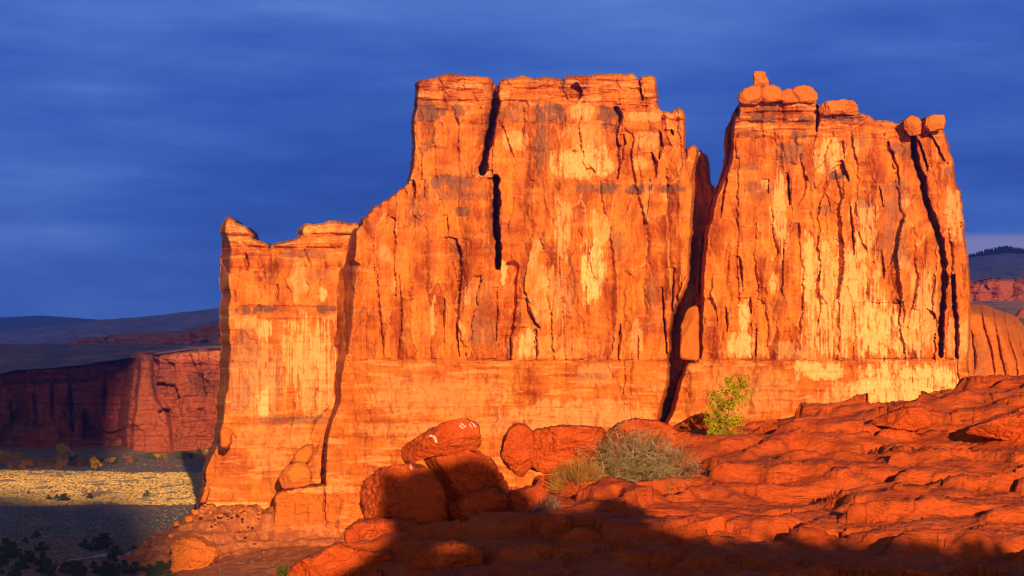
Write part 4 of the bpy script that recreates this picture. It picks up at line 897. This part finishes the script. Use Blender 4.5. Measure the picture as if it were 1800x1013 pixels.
# ================================================================== rock and clouds added out of frame to shade parts of the place
SA, CA, TE = math.sin(R(SUN_AZ)), math.cos(R(SUN_AZ)), math.tan(R(SUN_EL))
def sun_sh(px, py, Y):
    x, y, z = P(px, py, Y)
    return x * CA + y * SA, z + (y * CA - x * SA) * TE
def occluder(name, prof, along, base_z, thick, mat, rough, seed, n=160, windows=()):
    """an added sun-blocking ridge running across the sun's direction; prof: (lateral, crest height) pairs"""
    p = np.array(prof, float)
    s_ = np.linspace(p[0, 0], p[-1, 0], n)
    top = np.interp(s_, p[:, 0], p[:, 1]) + rough * fbm(s_ / (thick * 0.5), s_ * 0 + seed, 5, seed, 0.6) * (0.5 + sst(p[0, 0] + 6.5, p[0, 0] + 9, s_))
    na = 140
    a_ = np.linspace(0, math.pi, na)
    S, A_ = np.meshgrid(s_, a_, indexing='ij')
    Tp = np.broadcast_to(top[:, None], S.shape)
    cs = np.sign(np.cos(A_)) * np.abs(np.cos(A_)) ** 0.5; sn = np.sin(A_) ** 0.45
    al = along + thick * cs * (1 + 0.25 * fbm(S / thick, A_, 3, seed + 2))
    Z = base_z + (Tp - base_z) * sn
    V = np.stack([S * CA - al * SA, S * SA + al * CA, Z], -1)
    fc_ = grid_faces(n, na)
    for x0, x1, y0, y1 in windows:                     # openings cut so sun reaches chosen rocks in the shade
        sc, zc = S.ravel()[fc_].mean(1), Z.ravel()[fc_].mean(1)
        q = ((sc - (x0 + x1) / 2) / ((x1 - x0) / 2)) ** 2 + ((zc - (y0 + y1) / 2) / ((y1 - y0) / 2)) ** 2 + 0.5 * fbm(sc * 2.2, zc * 3, 3, seed + 4)
        fc_ = fc_[q > 1]
    return mesh_obj(name, V.reshape(-1, 3), fc_, mat, smooth=True, attrs={'bleach': np.zeros(S.size), 'varnish': np.zeros(S.size), 'splash': np.zeros(S.size)}, base=tuple(V[n // 2, 0]))
AL = -7.0
prof = []
near = [(600, 1010, 39), (688, 942, 41), (664, 840, 46), (700, 830, 46.5), (752, 826, 46.5), (800, 808, 50), (860, 816, 50), (893, 852, 55), (925, 880, 50), (962, 906, 45.5), (1000, 908, 48), (1050, 884, 53), (1100, 888, 52), (1150, 908, 48), (1185, 938, 45),
        (1260, 958, 43), (1400, 958, 42), (1500, 952, 42), (1560, 968, 40), (1700, 965, 40), (1800, 980, 38), (1950, 1000, 36), (2200, 1010, 36)]
prof = sorted(sun_sh(a, b_, FY(c)) for a, b_, c in near)
prof = [(prof[0][0] - 3, 0.5)] + prof
prof = [(a, h - AL * TE) for a, h in prof]
def window(xa, xb, ya, yb, Yw):
    q = [sun_sh(a, b_, FY(Yw)) for a in (xa, xb) for b_ in (ya, yb)]
    return (min(c[0] for c in q), max(c[0] for c in q), min(c[1] for c in q) - AL * TE, max(c[1] for c in q) - AL * TE)
WIN = [window(742, 850, 946, 976, 38.5), window(1120, 1300, 902, 958, 44.5)]
tag(occluder('rock_occluder', prof, AL, -4, 0.7, M_boulder, 0.20, 61, 520, WIN), 'low red rock outcrop added beside the viewpoint, unseen, to shade the foreground', 'rock outcrop')
# unseen clouds added behind the viewpoint to shade the near valley and far cliff
m, nt, b = new_mat('shade_cloud', 1.0); b.inputs['Base Color'].default_value = (0.8, 0.8, 0.8, 1)
def shade_cloud(poly, AL, label, seed, st=4.0):
    poly = [(a, h - AL * TE) for a, h in poly]
    gs, gh = np.meshgrid(np.arange(min(q[0] for q in poly) - 12, max(q[0] for q in poly) + 12, st), np.arange(min(q[1] for q in poly) - 12, max(q[1] for q in poly) + 12, st))
    Mk = inside(poly, gs + 4 * fbm(gs / 50, gh / 30, 4, seed), gh + 4 * fbm(gs / 50, gh / 30, 4, seed + 5))
    Q = Mk[:-1, :-1] & Mk[1:, :-1] & Mk[:-1, 1:] & Mk[1:, 1:]
    dep = 60 + 50 * fbm(gs / 120, gh / 60, 4, seed + 8)
    vf = []
    for sg in (-1, 1):
        al = AL + sg * np.maximum(10, dep)
        vf.append(np.stack([gs * CA - al * SA, gs * SA + al * CA, gh], -1).reshape(-1, 3))
    allf = grid_faces(*gs.shape)[Q.ravel()]
    idg = np.arange(gs.size).reshape(gs.shape); Qp = np.pad(Q, 1)
    i, j = np.nonzero(Qp[:-1, 1:-1] != Qp[1:, 1:-1]); w1 = np.stack([idg[i, j], idg[i, j + 1], idg[i, j + 1] + gs.size, idg[i, j] + gs.size], -1)
    i, j = np.nonzero(Qp[1:-1, :-1] != Qp[1:-1, 1:]); w2 = np.stack([idg[i, j], idg[i + 1, j], idg[i + 1, j] + gs.size, idg[i, j] + gs.size], -1)
    return tag(mesh_obj('shade_cloud', np.concatenate(vf), np.concatenate([allf, allf + gs.size, w1, w2]), m, smooth=True), label, kind='structure')
edge = [(-160, 827, 1340), (60, 826, 1345), (190, 824, 1352), (206, 800, 1525), (212, 720, 1525), (222, 680, 1525), (226, 650, 1525), (440, 640, 2450), (440, 560, 2650)]
pts = [sun_sh(*c) for c in edge]
shade_cloud([(pts[0][0] - 500, pts[0][1] + 15)] + pts + [(pts[-1][0] + 10, pts[-1][1] + 120), (pts[0][0] - 500, pts[-1][1] + 160)], -3000.0, 'unseen bank of clouds added behind the viewpoint to shade the far left cliff', 3)
sT = sun_sh(345, 885, 806)[0]
prof = [sun_sh(*c) for c in [(-120, 882, 1079), (0, 885, 1068), (100, 884, 1072), (200, 878, 1095), (226, 900, 1015)]]
shade_cloud([(prof[0][0] - 300, prof[0][1])] + [q for q in prof if q[0] < sT - 16] + [(sT - 14, 114), (sT - 11, 80), (sT - 7, 45), (prof[0][0] - 300, 40)], -3000.0, 'unseen strip of clouds added behind the viewpoint to shade the near valley', 13)
shade_cloud([(-2600, 600), (-600, 570), (500, 590), (3000, 560), (3200, 1500), (400, 1800), (-2600, 1700)], -3000.0, 'unseen deck of clouds added behind the viewpoint to shade the far hills', 23, 16.0)

# ================================================================== plants
def leaf_material(name, a, c, trans=0.25):
    m, nt, b = new_mat(name, 0.7); t = NT(nt)
    col = t.mix(t.ramp(t.noise(t.vec(), 3.0, 3, 0.6), [(0.4, 0.0), (0.6, 1.0)]), a, c)
    g = t.n('ShaderNodeNewGeometry')
    col = t.mix(t.ramp(g.outputs['Random Per Island'], [(0.0, (0.6, 0.6, 0.6)), (1.0, (1.25, 1.25, 1.25))]), col, col) if False else t.mix(0.8, col, t.ramp(g.outputs['Random Per Island'], [(0.0, (0.5, 0.55, 0.5)), (1.0, (1, 1, 1))]), 'MULTIPLY')
    t.l(col, b.inputs['Base Color'])
    tr = t.n('ShaderNodeBsdfTranslucent'); t.l(col, tr.inputs['Color'])
    mx = t.n('ShaderNodeMixShader'); mx.inputs[0].default_value = trans
    t.l(b.outputs[0], mx.inputs[1]); t.l(tr.outputs[0], mx.inputs[2])
    t.l(mx.outputs[0], nt.nodes['Material Output'].inputs['Surface'])
    return m
M_twig = leaf_material('dry_twig', (0.28, 0.17, 0.075), (0.52, 0.36, 0.19), 0.0)
M_straw = leaf_material('straw_twig', (0.46, 0.19, 0.04), (0.62, 0.30, 0.07), 0.1)
M_sage = leaf_material('sage_leaf', (0.20, 0.145, 0.06), (0.34, 0.245, 0.11))
M_grey = leaf_material('grey_sage_leaf', (0.34, 0.28, 0.19), (0.50, 0.42, 0.30))
M_ygreen = leaf_material('yellow_green_leaf', (0.36, 0.30, 0.012), (0.60, 0.46, 0.02), 0.3)
M_bark = leaf_material('bark', (0.13, 0.085, 0.055), (0.22, 0.15, 0.10), 0.0)
M_cotton = leaf_material('cottonwood_leaf', (0.62, 0.30, 0.02), (0.85, 0.55, 0.04), 0.3)
M_cotton2 = leaf_material('rust_leaf', (0.48, 0.17, 0.02), (0.66, 0.28, 0.03), 0.3)
M_olive = leaf_material('olive_leaf', (0.20, 0.125, 0.035), (0.38, 0.235, 0.075))
M_green = leaf_material('green_leaf', (0.08, 0.10, 0.025), (0.16, 0.18, 0.04), 0.3)
M_juniper = leaf_material('juniper_leaf', (0.045, 0.06, 0.03), (0.085, 0.10, 0.05), 0.1)

def tubes(paths, radii):
    """paths (n,k,3), radii (n,k): three-sided tapering stems"""
    paths = np.asarray(paths, float); n, k, _ = paths.shape
    d = np.gradient(paths, axis=1); d /= np.linalg.norm(d, axis=-1, keepdims=True) + 1e-9
    up = np.where(np.abs(d[..., 2:3]) < 0.9, np.array([0, 0, 1.0]), np.array([1.0, 0, 0]))
    a = np.cross(d, up); a /= np.linalg.norm(a, axis=-1, keepdims=True) + 1e-9
    c = np.cross(d, a)
    ring = []
    for q in range(3):
        t_ = q * 2 * math.pi / 3
        ring.append(paths + (a * math.cos(t_) + c * math.sin(t_)) * np.asarray(radii)[..., None])
    V = np.stack(ring, 2).reshape(-1, 3)
    f = []
    i, j = np.meshgrid(np.arange(n), np.arange(k - 1), indexing='ij')
    b0 = ((i * k + j) * 3).ravel()
    for q in range(3):
        q2 = (q + 1) % 3
        f.append(np.stack([b0 + q, b0 + q2, b0 + 3 + q2, b0 + 3 + q], -1))
    return V, np.concatenate(f)
def leaves(pos, size, rs, flat=0.0, aspect=0.6):
    n = len(pos)
    a = rs.normal(size=(n, 3)); a /= np.linalg.norm(a, axis=1, keepdims=True)
    b_ = rs.normal(size=(n, 3)); b_ -= a * (a * b_).sum(1, keepdims=True); b_ /= np.linalg.norm(b_, axis=1, keepdims=True)
    sz = size * rs.uniform(0.6, 1.3, (n, 1))
    V = np.stack([pos - a * sz, pos + b_ * sz * aspect, pos + a * sz, pos - b_ * sz * aspect], 1).reshape(-1, 3)
    return V, np.arange(4 * n).reshape(n, 4)
def bush_paths(rs, n, k, w, h, curl=0.25, upr=0.6):
    az = rs.uniform(0, 2 * math.pi, n); el = np.clip(rs.normal(upr, 0.38, n), 0.12, 1.5)
    L = (1.0 + rs.normal(0, 0.14, n))
    d = np.stack([np.cos(az) * np.cos(el) * w / 2, np.sin(az) * np.cos(el) * w / 2, np.sin(el) * h], -1) * L[:, None]
    t_ = np.linspace(0, 1, k)[None, :, None]
    p = d[:, None] * t_ ** 0.9
    wob = np.cumsum(rs.normal(0, 1, (n, k, 3)), axis=1) * curl * 0.10 * max(w, h) / 2
    wob[:, 0] = 0
    root = rs.normal(0, 0.06, (n, 1, 3)) * np.array([w, w, 0])
    return p + wob * t_ + root
def bush(name, label, px, py, Y, wpx, hpx, n, mat, leafmat, nleaf, lsize, seed, rad=0.007, curl=0.5, upr=0.6, sub=2, group=None, bright=None):
    rs = np.random.RandomState(seed)
    base = P(px, py, Y); m_ = Y / F; w, h = wpx * m_, hpx * m_
    root = empty(name, base, label, 'bush', group)
    p = bush_paths(rs, n, 6, w, h, curl, upr)
    r = np.linspace(1.5, 0.5, 6)[None] * rad * rs.uniform(0.7, 1.4, (n, 1))
    P2, R2 = [p], [r]
    for q in range(sub):                                             # side twigs
        st = p[np.arange(n), rs.randint(2, 5, n)]
        d = rs.normal(0, 1, (n, 3)) * np.array([1, 1, 0.8]) + np.array([0, 0, 0.45])
        d = d / np.linalg.norm(d, axis=1, keepdims=True) * rs.uniform(0.10, 0.34, (n, 1)) * h
        tw = st[:, None] + d[:, None] * np.linspace(0, 1, 6)[None, :, None] + np.cumsum(rs.normal(0, 0.012 * h, (n, 6, 3)), 1) * np.linspace(0, 1, 6)[None, :, None]
        P2.append(tw); R2.append(np.linspace(0.8, 0.35, 6)[None] * rad * np.ones((n, 1)))
    pp, rr = np.concatenate(P2), np.concatenate(R2)
    ell = np.linalg.norm(pp / np.array([w / 2, w / 2, h]), axis=-1, keepdims=True)
    lobes = 0.80 + 0.22 * vn3(pp[..., 0:1] / w * 5 + seed, pp[..., 1:2] / w * 5, pp[..., 2:3] / h * 3, seed) + rs.uniform(-0.08, 0.16, (len(pp), 1, 1))
    pp = pp / np.maximum(1.0, ell / lobes) ** 0.75
    V, f = tubes(pp, rr)
    mesh_obj('branches', V + base, f, mat, root)
    if nleaf:
        i = rs.randint(0, len(pp), nleaf); j = rs.randint(3, 6, nleaf)
        V, f = leaves(pp[i, j] + rs.normal(0, 0.02 * h, (nleaf, 3)), lsize, rs, aspect=0.45)
        mesh_obj('foliage', V + base, f, leafmat, root)
    return root
Yb = FY(60)
bush('dry_bush', 'big rounded dry grey brown bush growing on the slickrock left of the sapling', 1122, 862, Yb, 238, 112, 420, M_twig, M_olive, 18000, 0.011, 5, rad=0.0058, curl=2.0, upr=0.55, sub=8)
bush('dry_bush', 'low spiky straw coloured bush against the left side of the big dry bush', 1015, 872, FY(57), 135, 76, 620, M_straw, M_straw, 900, 0.009, 6, rad=0.004, curl=0.15, upr=0.75, sub=1)
bush('sagebrush', 'small grey sagebrush on a bare twisted stem in the shade, below the straw bush', 962, 936, FY(45.5), 82, 70, 260, M_bark, M_grey, 2200, 0.013, 7, rad=0.0036, curl=0.4, upr=0.7)
rs = np.random.RandomState(3)
g = P(940, 952, FY(44.6)); g2 = P(962, 934, FY(45.5))
tt = np.linspace(0, 1, 8)[:, None]
stem = g[None] * (1 - tt) + g2[None] * tt + np.cumsum(rs.normal(0, 0.006, (8, 3)), 0)
V, f = tubes(stem[None], np.linspace(0.014, 0.010, 8)[None])
sage_root = [o for o in COL.objects if o.name.startswith('sagebrush')][0]
mesh_obj('stem', V, f, M_grey, sage_root)

# the sapling
rs = np.random.RandomState(12)
Yt = FY(69.0); base = P(1270, 792, Yt); m_ = Yt / F
tree = empty('sapling', base, 'slim yellow green sapling rising from the slickrock, leaning to the right', 'tree')
def tp(px, py, dy=0): return P(px, py, Yt) - base + np.array([0, dy, 0])
trunk = np.array([tp(1270, 792), tp(1272, 770), tp(1276, 745), tp(1282, 718), tp(1290, 692), tp(1298, 668)])
limbs = [trunk]
for k, (t0, ex_, ey_) in enumerate([(1, 1250, 752), (1, 1300, 762), (2, 1258, 716), (2, 1305, 738), (2, 1248, 735), (3, 1262, 694), (3, 1310, 700), (4, 1312, 676), (4, 1282, 672), (1, 1246, 772), (1, 1312, 778), (0, 1256, 776)]):
    a, b_ = trunk[t0], tp(ex_, ey_, rs.uniform(-0.25, 0.25))
    tt = np.linspace(0, 1, 6)[:, None]
    limbs.append(a * (1 - tt) + b_ * tt + np.array([0, 0, 0.02]) * np.sin(tt * 3.1) + np.cumsum(rs.normal(0, 0.006, (6, 3)), 0) * tt)
rad = np.stack([np.linspace(0.022, 0.006, 6)] + [np.linspace(0.009, 0.003, 6)] * (len(limbs) - 1))
V, f = tubes(np.stack(limbs[:1]), rad[:1]); mesh_obj('trunk', V + base, f, M_bark, tree)
V, f = tubes(np.stack(limbs[1:]), rad[1:]); mesh_obj('branches', V + base, f, M_bark, tree)
lp = []
for k, l in enumerate(limbs):
    nl = 560
    i = rs.randint(1 if k else 2, 6, nl)
    sd = 0.075 if k else 0.085
    cl_ = rs.normal(0, sd, (9, 3))
    lp.append(l[i] + cl_[rs.randint(0, 9, nl)] * 1.1 + rs.normal(0, 0.028, (nl, 3)))
V, f = leaves(np.concatenate(lp), 0.023, rs, aspect=0.7)
mesh_obj('crown', V + base, f, M_ygreen, tree)
bush('green_plant', 'small bright green plant at the bottom edge, left of the front rocks', 497, 1014, 39.5, 26, 30, 60, M_green, M_green, 300, 0.012, 9, rad=0.004)

# ------------------------------------------------------------------ valley trees and shrubs
def vpos(px, py):
    Y = 75 * F / (py - HY)
    for _ in range(6):
        z = float(valley_z(np.array([(px - CX) / F * Y]), np.array([Y]))[0][0]) + max(0, Y - 1440) * 0.04
        Y = 0.5 * Y + 0.5 * max(650, min(1518, -z * F / (py - HY)))
    return np.array([(px - CX) / F * Y, Y, z])
def make_tree(name, label, cat, group, mat, seed, h, w, trunk_h, nleaf, lsize):
    rs = np.random.RandomState(seed)
    root = empty(name, (0, 0, 0), label, cat, group)
    V, f = tubes(np.array([[[0, 0, -0.5], [0.05 * w, 0, trunk_h * 0.6], [0.02 * w, 0.03 * w, h * 0.6]]]), np.array([[0.05 * h, 0.04 * h, 0.012 * h]]))
    mesh_obj('trunk', V, f, M_bark, root)
    nc = 11
    c = np.stack([rs.normal(0, 0.24 * w, nc), rs.normal(0, 0.24 * w, nc), trunk_h + (h - trunk_h) * rs.beta(1.6, 1.3, nc)], -1)
    rr = rs.uniform(0.13, 0.26, nc) * w
    i = rs.randint(0, nc, nleaf)
    d = rs.normal(0, 1, (nleaf, 3)); d /= np.linalg.norm(d, axis=1, keepdims=True)
    pos = c[i] + d * rr[i, None] * rs.uniform(0.5, 1.1, (nleaf, 1))
    pos[:, 2] = np.clip(pos[:, 2], 0.1, h * 1.02)
    V, f = leaves(pos, lsize, rs, aspect=0.8)
    mesh_obj('crown', V, f, mat, root)
    return root
def place(src, pos, sc, rz, label=None, first=False):
    if first: r = src
    else:
        r = src.copy(); COL.objects.link(r)
        for ch in src.children:
            c = ch.copy(); COL.objects.link(c); c.parent = r
    r.location = pos; r.scale = (sc * random.uniform(0.9, 1.15), sc, sc * random.uniform(0.9, 1.1)); r.rotation_euler = (0, 0, rz)
    if label: r['label'] = label
    return r
random.seed(4)
GT = 'autumn trees along the foot of the far cliff'
protos = {'y': make_tree('cottonwood', 'yellow autumn cottonwood in the row of trees along the foot of the far cliff', 'tree', GT, M_cotton, 1, 10, 9, 1.5, 900, 0.42),
          'o': make_tree('cottonwood', 'rusty orange low tree in the row along the foot of the far cliff', 'tree', GT, M_cotton2, 2, 8, 10, 0.8, 900, 0.42),
          'g': make_tree('cottonwood', 'dull green tree in the row along the foot of the far cliff', 'tree', GT, M_green, 3, 8, 9, 0.8, 900, 0.42)}
used = set()
ROW = [('y', 6, 822, 1.05), ('o', 22, 824, 0.9), ('y', 35, 816, 0.7), ('o', 55, 822, 0.8), ('o', 72, 821, 0.8), ('y', 114, 815, 1.15), ('o', 88, 820, 0.8), ('g', 100, 822, 0.6), ('o', 108, 823, 0.7), ('g', 128, 820, 0.9), ('o', 160, 818, 0.7), ('g', 174, 818, 0.7), ('y', 168, 829, 0.75),
       ('o', 182, 817, 0.5), ('y', 196, 816, 0.45), ('o', 226, 812, 0.6), ('g', 240, 812, 0.4), ('g', 262, 808, 0.6), ('y', 277, 808, 0.4), ('o', 290, 807, 0.5), ('g', 318, 808, 0.6), ('g', 334, 807, 0.5), ('y', 356, 806, 0.65), ('g', -14, 822, 1.0), ('o', 140, 821, 0.6), ('g', 205, 815, 0.4), ('o', 40, 825, 0.7)]
for k, px, py, sc in ROW:
    place(protos[k], vpos(px, py), sc * 0.95, random.uniform(0, 6), first=k not in used); used.add(k)
GJ = 'dark junipers at the bottom left of the valley'
jp = make_tree('juniper', 'dark juniper bush among the scrub at the bottom left of the valley', 'shrub', GJ, M_juniper, 7, 4.2, 5.0, 0.3, 700, 0.28)
first = True
for k in range(64):
    px = random.uniform(-5, 300); py = random.choice([random.uniform(985, 1018), random.uniform(996, 1020), random.uniform(970, 990)])
    if 80 < px < 200 and 966 < py < 990: continue
    if px > 240 and py < 1000: continue
    place(jp, vpos(px, py), random.uniform(0.4, 1.0), random.uniform(0, 6), first=first); first = False
for px, py, sc in [(170, 968, 1.2), (182, 966, 1.3), (150, 965, 0.8), (110, 882, 0.9), (116, 881, 0.8), (86, 878, 0.5), (100, 877, 0.5), (158, 878, 0.7), (258, 872, 0.6), (50, 868, 0.35), (10, 972, 1.1), (22, 980, 1.2), (64, 946, 0.6), (45, 955, 0.5)]:
    place(jp, vpos(px, py), sc, random.uniform(0, 6), 'dark juniper standing on its own in the open valley, clear of the thicket' )
# small sage and grass tufts nobody could count
rs = np.random.RandomState(77)
n = 15000
pxs_ = rs.uniform(-60, 480, n); pys_ = rs.uniform(806, 1030, n) 
Ysc = 75 * F / (pys_ - HY); xsc = (pxs_ - CX) / F * Ysc
zsc, redsc = valley_z(xsc, Ysc); zsc = zsc + np.maximum(0, Ysc - 1440) * 0.04
keep = ((redsc < 0.3) | (rs.uniform(0, 1, n) < 0.05)) & ((Ysc < 1050) | (Ysc > 1320) | (rs.uniform(0, 1, n) < 0.25))
pos = np.stack([xsc, Ysc, zsc], -1)[keep]
sz = rs.uniform(0.2, 0.55, len(pos))
V, F_ = [], []
for q in range(5):
    c = pos + rs.normal(0, 0.35, (len(pos), 3)) * sz[:, None] * np.array([1, 1, 0.3]) + np.array([0, 0, 0.35]) * sz[:, None]
    v_, f_ = leaves(c, 1.0, rs, aspect=0.8)
    v_ = (v_.reshape(-1, 4, 3) - c[:, None]) * sz[:, None, None] * 0.75 + c[:, None]
    V.append(v_.reshape(-1, 3)); F_.append(f_ + sum(len(a) for a in V[:-1]))
tag(mesh_obj('sage_scrub', np.concatenate(V), np.concatenate(F_), leaf_material('scrub_leaf', (0.19, 0.15, 0.09), (0.30, 0.23, 0.14), 0.1)), 'low sage and grass tufts all over the valley floor', kind='stuff')
n = 12000
Yg = rs.uniform(1050, 1325, n); pxg = rs.uniform(-60, 372, n); xg = (pxg - CX) / F * Yg
zg, rg = valley_z(xg, Yg)
kp = (fbm(xg / 14, Yg / 40, 4, 21) > -0.45) & (rg < 0.2)
pg = np.stack([xg, Yg, zg], -1)[kp]; n = len(pg)
a0 = rs.uniform(0, math.pi, n); wd = rs.uniform(0.35, 0.9, n); ht = rs.uniform(0.25, 0.6, n)
dx_ = np.stack([np.cos(a0) * wd, np.sin(a0) * wd * 0.4, 0 * a0], -1)
tp_ = pg + np.stack([rs.normal(0, 0.2, n), rs.normal(0, 0.2, n), ht], -1)
V = np.stack([pg - dx_, pg + dx_, tp_ + dx_ * 0.8, tp_ - dx_ * 0.8], 1).reshape(-1, 3)
tag(mesh_obj('meadow_grass', V, np.arange(4 * n).reshape(n, 4), leaf_material('gold_grass', (0.50, 0.30, 0.09), (0.70, 0.46, 0.16), 0.1)), 'golden dry grass of the meadow strip on the valley floor', kind='stuff')
# conifers as a fringe on the far skyline at the right
n = 700
pxs_ = np.clip(rs.normal(1775, 45, n), 1690, 1960); 
zc = lambda px: np.interp(px, [1704, 1734, 1764, 1800, 2100], [453, 449, 446, 446, 440])
hts = rs.uniform(8, 20, n) * np.interp(pxs_, [1700, 1730, 1760, 1800], [0.6, 1.0, 1.2, 0.8])
bp = np.stack([(pxs_ - CX) / F * 5600, 5600 + rs.uniform(-60, 20, n), (HY - zc(pxs_)) / F * 5600 - 3], -1)
V, F_ = [], []
for lev in range(3):
    for q in range(3):
        a0 = rs.uniform(0, 6.3, n); r_ = hts * (0.30 - 0.07 * lev)
        tip = bp + np.stack([0 * hts, 0 * hts, hts * (0.5 + 0.25 * lev)], -1)
        q1 = bp + np.stack([np.cos(a0) * r_, np.sin(a0) * r_, hts * 0.25 * lev], -1); q2 = bp + np.stack([-np.cos(a0) * r_, -np.sin(a0) * r_, hts * 0.25 * lev], -1)
        k0 = sum(len(a) for a in V); V.append(np.stack([q1, q2, tip], 1).reshape(-1, 3)); F_.append(np.arange(3 * n).reshape(n, 3) + k0)
tag(mesh_obj('far_wood', np.concatenate(V), np.concatenate(F_), M_juniper), 'fringe of dark trees on the skyline at the right edge', kind='stuff')
# loose blocks on the rubble slope under the fin
RUB = [(322, 925, 12, 10), (334, 918, 14, 12), (316, 930, 10, 9), (350, 893, 8, 6), (340, 897, 7, 6), (356, 898, 9, 7), (345, 905, 11, 9), (372, 905, 7, 5), (392, 913, 9, 6), (440, 922, 7, 6), (450, 928, 6, 5), (432, 926, 5, 4), (365, 918, 6, 5), (300, 945, 9, 7), (288, 904, 8, 5), (330, 905, 8, 5), (410, 935, 5, 4), (380, 930, 6, 4), (470, 940, 5, 4), (268, 945, 6, 4), (238, 968, 6, 4), (255, 955, 6, 5), (220, 976, 6, 4)]
RUB += [(random.uniform(215, 470), 0, random.uniform(2.5, 7), random.uniform(2, 5)) for _ in range(70)]
RUB = [(a, b_ if b_ else np.clip(random.gauss(895 + max(0, 345 - a) * 0.55 + 26, 22), 893 + max(0, 345 - a) * 0.6, 985), c, d) for a, b_, c, d in RUB]
blk = None
for k, (px, py, w, h) in enumerate(RUB):
    Y = 780.0
    for _ in range(12):
        x = (px - CX) / F * Y; z = float(valley_z(np.array([x]), np.array([Y]))[0][0]); pyk = HY - z / Y * F
        Y = np.clip(Y + (pyk - py) * 0.9, 690, 806)
    if blk is None:
        blk = ring_blob('rubble_block', [(CX - 5, HY + 4), (CX - 5, HY - 3), (CX - 2, HY - 5), (CX + 4, HY - 4), (CX + 5, HY + 1), (CX + 4, HY + 5)], 800, 0.9, M_cliff, seed=88, e=0.5, rough=0.12, facets=9, nth=40, nph=24)
        tag(blk, 'loose block of orange rock lying on the rubble slope below the left fin', 'rock', 'loose blocks on the rubble slope')
        o = blk
    else: o = blk.copy(); COL.objects.link(o)
    o.location = (x, Y, z - 0.1); sc = w / 10
    o.scale = (sc, sc, sc * h / w); o.rotation_euler = (random.uniform(-0.2, 0.2), random.uniform(-0.2, 0.2), random.uniform(0, 6))

# ------------------------------------------------------------------ the air
hz_v = np.array([(x, y, z) for x in (-4700, 4700) for y in (-690, 11000) for z in (-101, 260)], float)
hz_f = np.array([(0, 1, 3, 2), (4, 6, 7, 5), (0, 4, 5, 1), (2, 3, 7, 6), (0, 2, 6, 4), (1, 5, 7, 3)])
hz_m = bpy.data.materials.new('haze'); hz_m.use_nodes = True
hn = hz_m.node_tree.nodes; hn.clear()
pv = hn.new('ShaderNodeVolumePrincipled'); ho = hn.new('ShaderNodeOutputMaterial')
pv.inputs['Color'].default_value = (0.45, 0.62, 1.0, 1)
pv.inputs['Density'].default_value = 0.85e-4
pv.inputs['Anisotropy'].default_value = 0.85
hz_m.node_tree.links.new(pv.outputs[0], ho.inputs['Volume'])
tag(mesh_obj('haze', hz_v, hz_f, hz_m), 'thin blue air', kind='stuff')
